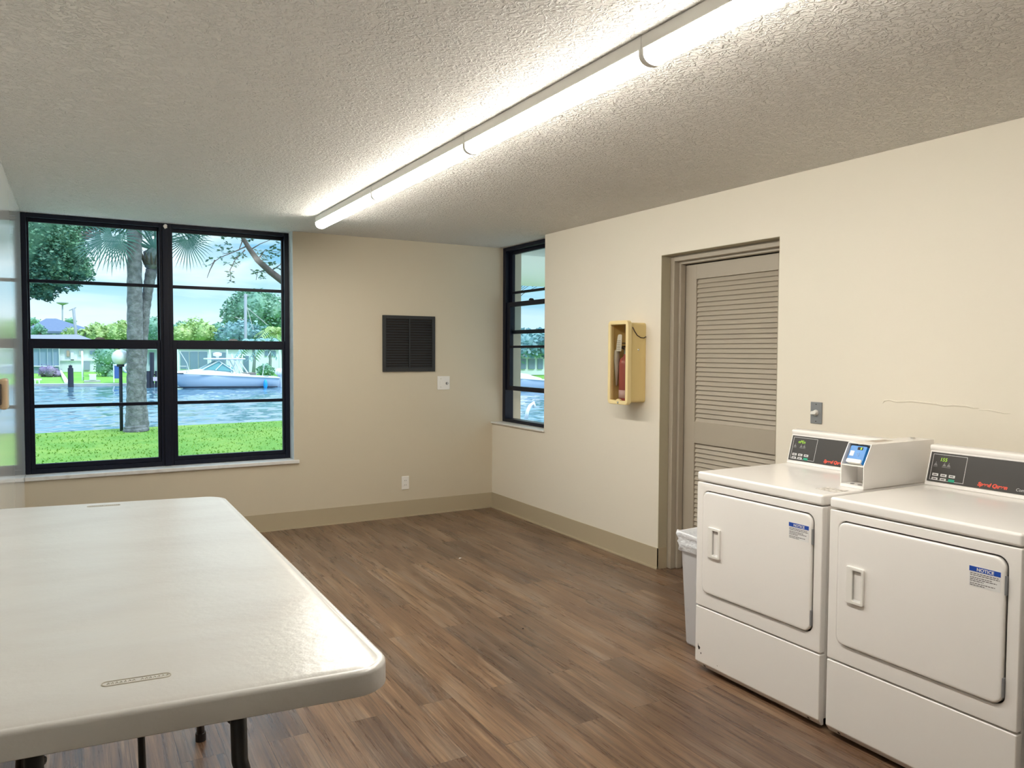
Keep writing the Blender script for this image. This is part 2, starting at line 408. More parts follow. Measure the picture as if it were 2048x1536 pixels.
# baseboards
bm = BM(); box(bm, XL, XR-.006, YB-.006, YB-.0005, .01, .1424); box(bm, XL, XR, YB-.016, YB-.0005, 0, .010); struct('baseboard_back', bm, M_base)
bm = BM(); box(bm, XR-.006, XR-.0005, YD1-.006, YB-.006, .01, .1424); box(bm, XR-.016, XR-.0005, YD1-.006, YB-.016, 0, .010)
box(bm, XR-.006, XR+.075, YD1-.006, YD1-.0005, .0, .1424); struct('baseboard_right', bm, M_base)
bm = BM(); box(bm, XL+.0005, XL+.006, YF, YB-.006, 0, .1424); struct('baseboard_left', bm, M_base)
bm = BM(); box(bm, XR-.006, XR-.0005, YF, YD0, 0, .1424); struct('baseboard_right', bm, M_base)
# reveal paint of the doorway (taupe lining)
bm = BM(); t_ = .003
box(bm, XR+.001, 3.49, YD1-t_, YD1-.0002, .1424, ZD); box(bm, XR+.001, 3.49, YD0+.0002, YD0+t_, 0, ZD); box(bm, XR+.001, 3.49, YD0, YD1, ZD-t_, ZD-.0002)
struct('trim_1', bm, M_taupe2)

# door_1
d1 = thing('door_1', (3.6, (YD0+YD1)/2, 0), kind='structure')
bm = BM()
def frame_step(x0, x1, wd):
    box(bm, x0, x1, YD1-wd, YD1-.003, 0, ZD-.003); box(bm, x0, x1, YD0+.003, YD0+wd, 0, ZD-.003); box(bm, x0, x1, YD0+wd, YD1-wd, ZD-wd, ZD-.003)
frame_step(3.49, 3.532, .040); frame_step(3.532, 3.574, .058); frame_step(3.574, 3.70, .046)
obj('door_frame', bm, M_taupe, d1, bevel=.0025)
DY0, DY1, DZ1 = YD0+.05, YD1-.05, 2.052; DX = 3.580; DT = .036
bm = BM()
box(bm, DX, DX+DT, DY0, DY0+.105, .012, DZ1); box(bm, DX, DX+DT, DY1-.105, DY1, .012, DZ1)
for a, b in ((1.953, DZ1), (.866, 1.008), (.012, .25)): box(bm, DX, DX+DT, DY0+.105, DY1-.105, a, b)
slab = obj('door_slab', bm, M_taupe, d1, bevel=.0015)
for z0, z1 in ((1.008, 1.953), (.25, .866)):
    bm = BM(); n = int(round((z1-z0)/.0302)); st = (z1-z0)/n
    for k in range(n):
        z = z0 + k*st
        prism(bm, [(DX+.006, DY0+.1055, z+.001), (DX+.009, DY0+.1055, z-.002), (DX+.014, DY0+.1055, z-.001), (DX+.026, DY0+.1055, z+st+.004), (DX+.020, DY0+.1055, z+st+.005)], (0, DY1-DY0-.211, 0))
    obj('louver_panel', bm, M_taupe, slab)
obj('door_gap_shade', B(3.62, 3.63, YD0+.046, YD1-.046, .0, ZD-.046), M_dark, d1)  # dark sheet behind the slab, painting the shade in its edge gap
# a wall behind the door so the closet is dark
struct('wall_closet', B(XO+.5, XO+.6, YD0-.4, YD1+.4, 0, HC), M_taupe)
# screw of the door latch plate in the near edge
obj('latch_plate', B(3.574, 3.5765, DY0-.004, DY0+.012, .985, 1.02), M_dark, d1)

# window_1: two double-hung units in black frames
YW = 6.467
w1 = thing('window_1', ((XL+1.5615)/2, YW, ZS), kind='structure')
ZT = HC
def rectframe(bm, x0, x1, z0, z1, l, r, b, t, y0, y1):
    box(bm, x0, x0+l, y0, y1, z0, z1); box(bm, x1-r, x1, y0, y1, z0, z1)
    box(bm, x0+l, x1-r, y0, y1, z0, z0+b); box(bm, x0+l, x1-r, y0, y1, z1-t, z1)
for (x0, x1, xa, xb, xe, xf) in ((XL+.0005, .6215, -.2697, .5664, -.2543, .5566), (.6225, 1.561, .6776, 1.5103, .696, 1.5046)):
    bm = BM(); rectframe(bm, x0, x1, ZS, ZT-.0005, xa-x0-.012, x1-xb-.012, .035, .03, YW, YW+.09)
    obj('window_frame', bm, M_black, w1, bevel=.003)
    bm = BM(); u0, u1 = xa-.012, xb+.012
    rectframe(bm, u0, u1, 1.50, ZT-.0305, .012, .012, .046, .0264, YW+.05, YW+.078)
    box(bm, xa, xb, YW+.05, YW+.078, 1.950, 1.9745)
    s = obj('upper_sash', bm, M_black, w1, bevel=.002)
    obj('glass_pane', B(xa, xb, YW+.062, YW+.066, 1.5458, 2.3831), M_glass, s)
    bm = BM()
    rectframe(bm, u0+.0005, u1-.0005, ZS+.0355, 1.5455, xe-u0, u1-xf, .033, .070, YW+.012, YW+.045)
    box(bm, xe, xf, YW+.015, YW+.045, 1.045, 1.0695)
    s = obj('lower_sash', bm, M_black, w1, bevel=.002)
    obj('glass_pane', B(xe, xf, YW+.027, YW+.031, .633+.005, 1.4755), M_glass, s)
    xm = (xa+xb)/2+.02; bm = BM()
    prism(bm, [(xm-.035, YW+.0, 1.546), (xm-.028, YW+.0, 1.556), (xm-.01, YW, 1.561), (xm+.01, YW, 1.561), (xm+.028, YW, 1.556), (xm+.035, YW, 1.546)], (0, .012, 0))
    obj('sash_latch', bm, M_grey, s)
bm = BM(); box(bm, .60, .643, YW-.012, YW-.0005, ZS, ZT-.03)
obj('mullion_cover', bm, M_black, w1, bevel=.003)
bm = BM(); box(bm, XL+.0005, 1.5615, YB+.0, YW+.1, ZS-.029, ZS-.0005); box(bm, XL+.0005, 1.60, YB-.022, YB-.0005, ZS-.029, ZS-.0005)
obj('window_sill', bm, M_sill, w1, bevel=.004)
# pale plaster chip where the two heads meet
bm = BM(); blob(bm, (.622, YW-.014, 2.415), (.014, .006, .018), 2, .5, 1.5, 3); obj('plaster_chip', bm, M_soffit, w1)
# pale reveal beside window_1
struct('trim_2', B(1.5585, 1.5613, YB+.001, YW-.0005, ZS, HC-.0005), M_sill)

# window_2
XW = 3.520
w2 = thing('window_2', (XW, (YW2+YB)/2, .81), kind='structure')
def rf2(bm, y0, y1, z0, z1, l, r, b, t, x0, x1):
    box(bm, x0, x1, y0, y0+l, z0, z1); box(bm, x0, x1, y1-r, y1, z0, z1); box(bm, x0, x1, y0+l, y1-r, z0, z0+b); box(bm, x0, x1, y0+l, y1-r, z1-t, z1)
bm = BM(); rf2(bm, YW2+.0005, YB-.0005, .812, HC-.0005, .05, .05, .03, .035, XW, XW+.09); obj('window_frame', bm, M_black, w2, bevel=.003)
bm = BM(); rf2(bm, YW2+.051, YB-.051, 1.635, HC-.036, .035, .045, .035, .03, XW+.05, XW+.078); box(bm, XW+.05, XW+.078, YW2+.086, YB-.096, 2.008, 2.03)
s = obj('upper_sash', bm, M_black, w2, bevel=.002)
obj('glass_pane', B(XW+.062, XW+.066, YW2+.085, YB-.095, 1.67, 2.374), M_glass, s)
bm = BM(); rf2(bm, YW2+.051, YB-.051, 1.110, 1.928, .05, .065, .040, .042, XW+.012, XW+.045); box(bm, XW+.015, XW+.045, YW2+.1, YB-.116, 1.504, 1.526)
s = obj('lower_sash', bm, M_black, w2, bevel=.002)
obj('glass_pane', B(XW+.027, XW+.031, YW2+.1, YB-.115, 1.15, 1.886), M_glass, s)
bm = BM(); prism(bm, [(XW+.0, 5.80, 1.928), (XW, 5.815, 1.941), (XW, 5.84, 1.945), (XW, 5.86, 1.938), (XW, 5.87, 1.928)], (.015, 0, 0)); obj('sash_latch', bm, M_black, s)
bm = BM(); box(bm, XR, XW+.1, YW2+.0005, YB-.0005, .7975, .8115); box(bm, XR-.018, XR-.0005, YW2-.01, YB-.0005, .7975, .8115); obj('window_sill', bm, M_sill, w2, bevel=.003)

# ------------------------------------------------------------------ ceiling lights (4 ft battens end to end)
def lens_mat():
    m = mat('lit_lens', (.9, .9, .88), .4, emit=((1, .95, .86), LAMP)); n = m.node_tree.nodes; l = m.node_tree.links
    # the diodes aim down: the lens glows most at its bottom, less up its sides
    g = n.new('ShaderNodeNewGeometry'); q = n.new('ShaderNodeSeparateXYZ'); l.new(g.outputs['True Normal'], q.inputs[0])
    r = n.new('ShaderNodeMapRange'); r.inputs[1].default_value = 0; r.inputs[2].default_value = -1; r.inputs[3].default_value = LAMP*.42; r.inputs[4].default_value = LAMP
    l.new(q.outputs['Z'], r.inputs[0]); l.new(r.outputs[0], n['Principled BSDF'].inputs['Emission Strength'])
    return m
M_lens = lens_mat()
LX0, LX1 = 1.530, 1.612
joints = [5.560, 4.355, 3.123, 1.887, .655]
for i, (a, b) in enumerate(zip(joints, joints[1:])):
    lab = ['lit white linear ceiling batten at the far end, nearest the back wall', 'lit white linear ceiling batten, second from the back wall', 'lit white linear ceiling batten, third from the back wall and longest in view', 'lit white linear ceiling batten cut off by the top edge of the photo'][i]
    t = thing('ceiling_light', ((LX0+LX1)/2, (a+b)/2, HC), lab, 'ceiling light', 'linear ceiling battens in one row')
    obj('light_housing', B(LX0, LX1, b+.001, a-.001, 2.397, HC-.001), M_housing, t, bevel=.003)
    bm = BM(); n = 14; xm = (LX0+LX1)/2; hw = (LX1-LX0)/2-.001
    prof = [(xm+hw*math.cos(PI+PI*k/n)*1.0, 2.3965-.042*math.sin(PI*k/n)**.6) for k in range(n+1)]
    prism(bm, [(x, b+.012, z) for x, z in prof], (0, a-b-.024, 0)); obj('light_lens', bm, M_lens, t, smooth=False)
    for y in (b+.001, a-.0115):
        bm = BM(); prof = [(xm+(hw+.002)*math.cos(PI+PI*k/n), 2.3975-.045*math.sin(PI*k/n)**.6) for k in range(n+1)]
        prism(bm, [(x, y, z) for x, z in prof], (0, .0105, 0))
        obj('end_cap', bm, M_housing, t)

# ------------------------------------------------------------------ things on the walls
# wall vent
v = thing('wall_vent', ((2.3247+2.8187)/2, YB, 1.2896), 'black louvred wall vent with two columns of slats on the back wall', 'vent')
vx0, vx1, vz0, vz1 = 2.3247, 2.8187, 1.2896, 1.7811; y0 = YB-.018
bm = BM(); rectframe(bm, vx0, vx1, vz0, vz1, .030, .030, .030, .030, y0, YB-.001); obj('vent_frame', bm, M_vent, v, bevel=.002)
obj('center_bar', B(2.567, 2.579, y0, YB-.002, vz0+.030, vz1-.030), M_vent, v)
obj('vent_backing', B(vx0+.03, vx1-.03, YB-.003, YB-.001, vz0+.03, vz1-.03), M_dark, v)
for xa, xb in ((vx0+.030, 2.567), (2.579, vx1-.030)):
    bm = BM(); n = 19; st = (vz1-vz0-.06)/n
    for k in range(n):
        z = vz0+.03+k*st
        prism(bm, [(xa, y0+.002, z+.001), (xa, y0+.0035, z), (xa, YB-.004, z+st*.62), (xa, YB-.0055, z+st*.66)], (xb-xa, 0, 0))
    obj('vent_slats', bm, M_vent, v)
# double plate
p = thing('switch_plate', (2.906, YB, 1.185), 'ivory double wall plate with a dial, below right of the black vent', 'switch plate')
obj('cover_plate', B(2.845, 2.968, YB-.007, YB-.0005, 1.122, 1.245), M_whitep, p, bevel=.003)
obj('dial_knob', lathe(BM(), (2.94, YB-.007, 1.18), [(.013, 0), (.011, -.012), (.009, -.016)], 18, 'Y'), M_grey, p)
obj('dial_pointer', B(2.937, 2.943, YB-.027, YB-.0235, 1.17, 1.192), M_whitep, p, bevel=.001)
for zz in (1.222, 1.146): obj('plate_screw', lathe(BM(), (2.878, YB-.007, zz), [(.003, 0), (.003, -.0012)], 10, 'Y'), M_chrome, p)
obj('rocker', B(2.868, 2.888, YB-.010, YB-.007, 1.168, 1.20), M_whitep, p, bevel=.001)
# outlet
p = thing('wall_outlet', (2.536, YB, .303), 'ivory duplex outlet low on the back wall above the baseboard', 'outlet')
obj('cover_plate', B(2.501, 2.571, YB-.006, YB-.0005, .243, .361), M_whitep, p, bevel=.003)
for zz in (.322, .282):
    s = obj('socket', prism(BM(), [(2.536+a, YB-.006, zz+b) for a, b in rrect(.034, .028, .010, 4)], (0, -.0025, 0)), M_whitep, p)
    bm = BM(); box(bm, 2.528, 2.530, YB-.0092, YB-.0085, zz-.004, zz+.006); box(bm, 2.542, 2.544, YB-.0092, YB-.0085, zz-.004, zz+.006); obj('socket_slot', bm, M_dark, s)
# dial switch, grey
p = thing('dial_switch', (XR, 2.7135, 1.15), 'grey metal wall plate with an ivory turn knob above the first dryer', 'switch')
obj('cover_plate', B(XR-.006, XR-.0005, 2.678, 2.749, 1.094, 1.208), M_grey, p, bevel=.002)
obj('knob_base', lathe(BM(), (XR-.006, 2.7135, 1.152), [(.016, 0), (.014, -.010)], 20, 'X'), M_whitep, p)
bm = BM(); prism(bm, [(XR-.016, 2.7135+a, 1.152+b) for a, b in ((-.018, .004), (-.013, -.006), (.013, -.010), (.019, -.004), (.014, .008), (-.012, .011))], (-.014, 0, 0)); obj('knob', bm, M_whitep, p, bevel=.002)
for zz in (1.196, 1.106): obj('plate_screw', lathe(BM(), (XR-.006, 2.7135, zz), [(.003, 0), (.003, -.001)], 10, 'X'), M_dark, p)
# plate on the left wall
p = thing('wall_plate', (XL, 4.46, 1.17), 'tan thermostat style box on the glossy left wall, cut by the photo\'s left edge', 'wall box')
obj('cover_box', B(XL+.0005, XL+.034, 4.41, 4.52, 1.175, 1.325), mat('tan_plastic', (.55, .42, .27), .4), p, bevel=.012, seg=3)
obj('dark_side_strip', B(XL+.0005, XL+.010, 4.38, 4.412, 1.20, 1.30), M_dark, p, bevel=.004)  # thin dark strip on the wall beside the box

# fire extinguisher cabinet
c = thing('extinguisher_cabinet', (XR, 4.22, 1.11), 'yellow plastic extinguisher cabinet with clear front, on the wall left of the door', 'cabinet')
cy0, cy1, cz0, cz1 = 4.112, 4.335, 1.108, 1.685
ycm, zcm = (cy0+cy1)/2, (cz0+cz1)/2
wd, hg = cy1-cy0, cz1-cz0
def fx(x): return lambda a, b: (x, ycm+a, zcm+b)
bm = BM(); ring(bm, rrect(wd-.012, hg-.03, .02), rrect(wd-.022, hg-.04, .016), fx(3.285), fx(XR-.001))
box(bm, XR-.006, XR-.0015, cy0+.011, cy1-.011, cz0+.02, cz1-.02)
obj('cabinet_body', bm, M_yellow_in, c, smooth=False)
bm = BM(); ring(bm, rrect(wd, hg, .028), rrect(wd-.055, hg-.055, .004), fx(3.25), fx(3.285)); fr = obj('cabinet_cover', bm, M_yellow, c, bevel=.005)
obj('clear_pane', prism(BM(), [(3.263, ycm+a, zcm+b) for a, b in rrect(wd-.054, hg-.054, .004, 2)], (.002, 0, 0)), M_glass_c, fr)
bm = BM(); lathe(bm, (3.25, ycm-.01, cz0+.014), [(.008, 0), (.008, -.003), (.005, -.006)], 14, 'X'); obj('cover_screw', bm, M_chrome, fr)
bm = BM(); prism(bm, [(3.2485, ycm-.01+a, cz0+.0255+b) for a, b in ((-.028, 0), (-.02, .006), (-.012, .010), (0, .014), (.012, .010), (.02, .006), (.028, 0))], (.018, 0, 0)); obj('latch_tab', bm, M_yellow, fr)
bm = BM(); lathe(bm, (3.347, cy0+.007, 1.485), [(.007, 0), (.007, -.002), (.004, -.005)], 14, 'Y'); obj('side_screw', bm, M_chrome, c)
bm = BM(); P_ = [(3.292, cy0+.0035, 1.638), (3.302, cy0-.004, 1.612), (3.325, cy0-.006, 1.583), (3.355, cy0-.006, 1.568), (3.385, cy0-.004, 1.566), (3.405, cy0+.0, 1.575)]
tube(bm, P_, .0032, 8); obj('tether_cord', bm, M_cord, c, smooth=True)
e_ = thing('fire_extinguisher', (3.34, 4.185, 1.123), 'small red fire extinguisher with paper tag inside the yellow cabinet', 'fire extinguisher')
obj('cylinder', lathe(BM(), (3.34, 4.245, 1.125), [(.044, 0), (.048, .008), (.048, .26), (.040, .295), (.018, .315), (.016, .33)], 24), M_ext, e_, smooth=True)
obj('body_label', lathe(BM(), (3.34, 4.245, 1.15), [(.0486, 0), (.0486, .055)], 24), mat('pale_pink_label', (.62, .45, .50), .5), e_, smooth=True)
bm = BM(); lathe(bm, (3.34, 4.245, 1.455), [(.015, 0), (.015, .04), (.010, .045)], 14); obj('valve', bm, M_chrome, e_)
bm = BM(); box(bm, 3.33, 3.35, 4.19, 4.28, 1.502, 1.512); box(bm, 3.331, 3.349, 4.19, 4.28, 1.528, 1.534); obj('lever_handle', bm, M_steel, e_)
bm = BM(); lathe(bm, (3.302, 4.298, 1.235), [(.005, 0), (.014, .10), (.021, .19), (.019, .24), (.012, .25)], 16); obj('discharge_horn', bm, mat('grey_horn', (.45, .42, .40), .5), e_, smooth=True)
tube(bm := BM(), [(3.34, 4.25, 1.487), (3.325, 4.28, 1.50), (3.302, 4.298, 1.485)], .007, 8); obj('hose', bm, M_steel, e_)
bm = BM(); prism(bm, [(3.285, 4.255+a, 1.525+b) for a, b in ((-.026, -.05), (.030, -.05), (.026, .0), (.014, .055), (.006, .066), (-.026, .066), (-.034, .058), (-.030, .0))], (.001, .0, 0))
tg = obj('inspection_tag', bm, M_paper, e_)
bm = BM()
for k in range(6): box(bm, 3.2840, 3.2849, 4.236, 4.277, 1.485+k*.012, 1.4875+k*.012)
obj('tag_print', bm, M_ink, tg)

# ------------------------------------------------------------------ folding table (2D outline mapped onto four corners)
TC = {(-1, -1): Vector((-.283, 1.295, .924)), (1, -1): Vector((.486, 1.250, .912)), (-1, 1): Vector((-.283, 3.130, .922)), (1, 1): Vector((.487, 3.075, .912))}
TW, TL = .77, 1.83
def tmap(u, v_, dz=0):
    s, t = u/TW+.5, v_/TL+.5
    p = (TC[(-1,-1)]*(1-s)+TC[(1,-1)]*s)*(1-t) + (TC[(-1,1)]*(1-s)+TC[(1,1)]*s)*t
    return p + Vector((0, 0, dz))
tb = thing('folding_table', (.10, 2.19, 0), 'long cream plastic folding table on black steel legs beside the left wall', 'table')
bm = BM(); rings = []
for inset, dz in ((.004, -.046), (.0, -.043), (.0, -.0085), (.001, -.005), (.003, -.002), (.007, -.0005), (.012, -.0018), (.016, -.0018), (.020, -.0), (.03, 0)):
    rings.append([bm.verts.new(tmap(a, b, dz)) for a, b in rrect(TW-2*inset, TL-2*inset, .075-inset, 8)])
for a, b in zip(rings, rings[1:]):
    for k in range(len(a)): bm.faces.new((a[k], a[(k+1)%len(a)], b[(k+1)%len(a)], b[k]))
bm.faces.new(rings[0][::-1]); bm.faces.new(rings[-1])
top = obj('tabletop', bm, M_table, tb, smooth=True)
top.modifiers.new('wn', 'WEIGHTED_NORMAL')
M_emb = mat('emboss_shadow', (.50, .46, .37), .4)
for uc, vc in ((.0, -TL/2+.118), (.0, TL/2-.07)):
    bm = BM(); ring(bm, rrect(.104, .020, .009, 4), rrect(.101, .017, .008, 4), lambda a, b: tmap(uc+a-.02, vc+b, .0001), lambda a, b: tmap(uc+a-.02, vc+b, .0011))
    for k in range(14):                       # raised squiggles of the moulded maker's mark
        x = uc-.064+k*.0063+(.006 if k > 6 else 0)
        tube(bm, [tmap(x, vc-.003, .0008), tmap(x+.002, vc+.003, .0008), tmap(x+.0035, vc-.002, .0008)], .0006, 5)
    obj('moulded_mark', bm, M_emb, top)
cxt = .103
for y_, sg, yf in ((1.64, -1, 1.40), (2.74, 1, 3.03)):
    for s_ in (-1, 1):
        bm = BM(); pth = [(cxt+s_*.178, y_, .868), (cxt+s_*.180, y_+sg*.02, .62), (cxt+s_*.205, y_+sg*.10, .50), (cxt+s_*.270, (y_+sg*.10+yf)/2, .28), (cxt+s_*.287, yf, .02)]
        tube(bm, pth, [.0165, .0165, .015, .014, .014], 12)
        lg = obj('leg', bm, M_steel, tb, smooth=True)
        obj('foot_cap', lathe(BM(), (cxt+s_*.287, yf, 0), [(.019, 0), (.019, .03), (.015, .034)], 14), M_steel, lg)
        obj('leg_hook', blob(BM(), (cxt+s_*.178, y_+.004, .70), (.019, .019, .013), 2, .2), M_steel, lg)
    bm = BM(); tube(bm, [(cxt-.232, (y_+sg*.10+(yf-y_-sg*.10)*.22), .40), (cxt+.232, (y_+sg*.10+(yf-y_-sg*.10)*.22), .40)], .011, 10); obj('crossbar', bm, M_steel, tb, smooth=True)
    bm = BM(); tube(bm, [(cxt, y_+sg*.10+(yf-y_-sg*.10)*.22, .40), (cxt, y_+sg*.02, .62), (cxt+.002, y_-sg*.06, .72), (cxt, y_-sg*.16, .868)], .007, 8)
    blob(bm, (cxt+.001, y_-sg*.06, .722), (.011, .018, .020), 2, .2)
    obj('folding_brace', bm, M_steel, tb, smooth=True)
for s_ in (-1, 1):
    obj('side_rail', B(cxt+s_*.30-.012, cxt+s_*.30+.012, 1.42, 2.95, .850, .8665), M_steel, tb)

# ------------------------------------------------------------------ waste bin
bn = thing('waste_bin', (2.84, 2.78, 0), 'white plastic waste bin with folded-over liner beside the first dryer', 'bin')
def loft(bm, secs, cap0=True, cap1=True):
    rs = [[bm.verts.new(p) for p in s] for s in secs]
    for a, b in zip(rs, rs[1:]):
        for k in range(len(a)): bm.faces.new((a[k], a[(k+1)%len(a)], b[(k+1)%len(a)], b[k]))
    if cap0: bm.faces.new(rs[0][::-1])
    if cap1: bm.faces.new(rs[-1])
    return bm
bxc, byc = 2.822, 2.790
def sec(wx, wy, r, z): return [(bxc+a, byc+b, z) for a, b in rrect(wx, wy, r, 6)]
bm = loft(BM(), [sec(.325, .180, .03, 0), sec(.335, .190, .035, .012), sec(.385, .232, .04, .52), sec(.395, .240, .04, .53), sec(.395, .240, .04, .535), sec(.385, .230, .038, .535), sec(.330, .180, .03, .02)], True, True)
obj('bin_body', bm, M_bin, bn, smooth=True)
bm = BM(); secs = []
for wx, wy, z in ((.396, .241, .475), (.404, .249, .478), (.400, .246, .500), (.412, .256, .515), (.402, .250, .528), (.416, .262, .545), (.424, .268, .562), (.420, .262, .571), (.408, .250, .568), (.380, .226, .50), (.34, .19, .2)):
    s = []
    for i, q in enumerate(sec(wx, wy, .042, z)):
        d = Vector((q[0]-bxc, q[1]-byc, 0)).normalized(); wob = .003*math.sin(i*2.1+z*60)+.002*math.sin(i*5.3)
        s.append((q[0]+d.x*wob, q[1]+d.y*wob, q[2]+.004*math.sin(i*1.7+z*20)))
    secs.append(s)
loft(bm, secs, False, False); obj('bin_liner', bm, M_bag, bn, smooth=True)

# ------------------------------------------------------------------ dryers
XD = 2.4865
def console_map(y_left):
    """u runs to the viewer's right along the console, v up its slope, d out of the face"""
    p0 = Vector((3.075, 0, .92)); vv = Vector((.042, 0, .15)).normalized(); nn = Vector((-.15, 0, .042)).normalized()
    return lambda u, v_, d=0: p0 + Vector((0, y_left-u, 0)) + vv*v_ + nn*d
def dryer(y0, y1, lab, digits, sticker=True, con=.004):
    t = thing('dryer', (2.82, (y0+y1)/2, 0), lab, 'dryer', 'white coin laundry dryers in a row')
    W = y1-y0
    bm = BM(); box(bm, XD+.034, 3.17, y0+.004, y1-.004, .035, .876)
    cab = obj('cabinet_body', bm, M_white, t, bevel=.006)
    for yy in (y0+.06, y1-.06):
        for xx in (XD+.10, 3.1): obj('levelling_foot', lathe(BM(), (xx, yy, 0), [(.02, 0), (.02, .012), (.010, .014), (.010, .036)], 12), M_dark, t)
    # upper front panel with the door opening
    z0, z1 = .303, .874
    dy0, dy1, dz0, dz1 = y0+.043, y1-.044, .373, .836
    oy, oz = (y0+y1)/2, (z0+z1)/2; cyy, cz = (dy0+dy1)/2, (dz0+dz1)/2
    def m(x): return lambda a, b: (x, a, b)
    n = 8
    outer = rrect(W-.002, z1-z0, .004, n, oy, oz); inner = rrect(dy1-dy0+.008, dz1-dz0+.008, .036, n, cyy, cz)
    bm = BM(); ring(bm, outer, inner, m(XD), m(XD+.033)); fp = obj('front_panel', bm, M_white, t, bevel=.005)
    obj('door_gap', prism(BM(), [(XD+.020, a, b) for a, b in rrect(dy1-dy0+.012, dz1-dz0+.012, .036, n, cyy, cz)], (.012, 0, 0)), M_dark, fp)
    # door, slightly domed edge
    bm = BM(); secs = []
    for ins, x in ((0, XD+.019), (0, XD-.004), (.002, XD-.0065), (.005, XD-.008), (.012, XD-.0085)):
        secs.append([(x, a, b) for a, b in rrect(dy1-dy0-2*ins, dz1-dz0-2*ins, .034-ins, n, cyy, cz)])
    # opening for the handle cup is a separate part in front; keep the face whole
    loft(bm, secs); door = obj('door', bm, M_white, t, smooth=True); door.modifiers.new('wn', 'WEIGHTED_NORMAL')
    hy, hz = y1-.1245, .612
    xf = XD-.0085
    bm = BM(); no = 5
    outer = rrect(.074, .138, .007, no, hy, hz); inner = rrect(.034, .112, .005, no, hy-.009, hz)
    ring(bm, outer, inner, m(xf-.0085), m(xf+.001)); hd = obj('door_handle', bm, M_whitep, door, bevel=.003)
    bm = BM()                                # scooped cup, its grey painted in for the shade of the recess
    secs = []
    for k, (fx_, fz) in enumerate(((1, 1), (.96, .96), (.9, .9))):
        secs.append([(xf-.0070+.0036*k, hy-.009+(a)*fx_, hz+(b)*fz) for a, b in rrect(.034, .112, .005, no)])
    loft(bm, secs, False, True); obj('handle_cup', bm, mat('cup_shade', (.50, .49, .47), .4) if 'cup_shade' not in bpy.data.materials else bpy.data.materials['cup_shade'], hd)
    for zz in (.752, .432):
        obj('door_hinge', B(XD-.0075, XD+.008, dy0-.0045, dy0+.0015, zz-.030, zz+.030), M_grey, door, label='dark steel hinge')
    # lower panel with chamfered kick
    bm = BM(); prism(bm, [(XD, y0+.001, .297), (XD+.033, y0+.001, .297), (XD+.033, y0+.001, .014), (XD+.020, y0+.001, .014), (XD, y0+.001, .040)], (0, W-.002, 0))
    lp = obj('lower_panel', bm, M_white, t, bevel=.004)
    for yy in (y0+.055, y1-.055): obj('kick_screw', prism(BM(), [(XD+.0098+.0035*b, yy+.004*a, .0265-.004*b) for a, b in ((-1, -1), (1, -1), (1, 1), (-1, 1))], (-.001, 0, -.0008)), M_dark, lp)
    if sticker:
        ny1, nz1 = y0+.152, .790; bm = BM(); box(bm, xf-.0006, xf-.0001, y0+.056, ny1, .726, nz1); st = obj('notice_sticker', bm, M_paper, door)
        obj('sticker_header', B(xf-.0010, xf-.0006, y0+.056, ny1, nz1-.016, nz1), M_nblue, st)
        bm = text_bm('NOTICE', .0145, lambda u, v_, d: Vector((xf-.0012-d, ny1-.023-u, nz1-.0132+v_)), .0001, 0, .0004)
        obj('sticker_title', bm, M_paper, st)
        bm = BM()
        for k, (a, b) in enumerate(((.003, .09), (.003, .093), (.003, .070), (.003, .085), (.003, .045), (.003, .080), (.003, .050))):
            zz = nz1-.021-k*.0056-(.002 if k > 1 else 0)-(.002 if k > 4 else 0); q = ny1-a
            while q > ny1-b:
                l_ = rnd.uniform(.004, .011); box(bm, xf-.0009, xf-.0006, max(q-l_, ny1-b), q, zz-.0024, zz); q -= l_+.0018
        obj('sticker_lines', bm, M_ink, st)
    # top deck
    bm = BM(); box(bm, XD-.002, 3.19, y0+.0005, y1-.0005, .8785, .921); obj('top_deck', bm, M_white, t, bevel=.010, seg=4)
    # console
    prof = [(3.0754, .9215), (3.1140, 1.0592), (3.1155, 1.0635), (3.112, 1.067), (3.110, 1.078), (3.114, 1.085), (3.150, 1.089), (3.20, 1.082), (3.205, .9215)]
    bm = BM(); prism(bm, [(x, y0+con, z) for x, z in prof], (0, W-.004-con, 0)); co = obj('console', bm, M_white, t, bevel=.003)
    cm = console_map(y1-.003)
    def slab_(bm, u0, u1, v0, v1, d0, d1):
        P = [cm(u, v_, d) for d in (d0, d1) for u, v_ in ((u0, v0), (u1, v0), (u1, v1), (u0, v1))]
        v = [bm.verts.new(p) for p in P]
        for f in ((0, 3, 2, 1), (4, 5, 6, 7), (0, 1, 5, 4), (1, 2, 6, 5), (2, 3, 7, 6), (3, 0, 4, 7)): bm.faces.new([v[i] for i in f])
        return bm
    pan = obj('control_panel', slab_(BM(), .010, W-.012-con, .0185, .1415, -.001, .0035), M_panel, co)
    d = .0036
    bm = BM()
    for a in ((.020, .160, .0255, .0272), (.020, .160, .1325, .1342), (.020, .0217, .0255, .1342), (.1583, .160, .0255, .1342)): slab_(bm, *a, d, d+.0004)
    obj('keypad_border', bm, M_line, pan)
    bm = text_bm(digits, .0205, lambda u, v_, z: cm(.050+u, .106+v_, d+.0002+z), .0002, .12, .0002, 1.0); obj('display_digits', bm, M_disp, pan)
    bm = BM()                                # small garment symbols
    for u in (.036, .072, .090):
        P = [(u-.008, .086), (u+.008, .086), (u+.002, .097), (u-.002, .097)]
        vs = [bm.verts.new(cm(a, b, d+.0004)) for a, b in P]; bm.faces.new(vs)
        slab_(bm, u-.001, u+.002, .099, .102, d, d+.0004); slab_(bm, u-.009, u+.008, .0815, .0835, d, d+.0004)
    obj('cycle_symbols', bm, mat('symbol_grey', (.22, .22, .22), .6) if 'symbol_grey' not in bpy.data.materials else bpy.data.materials['symbol_grey'], pan)
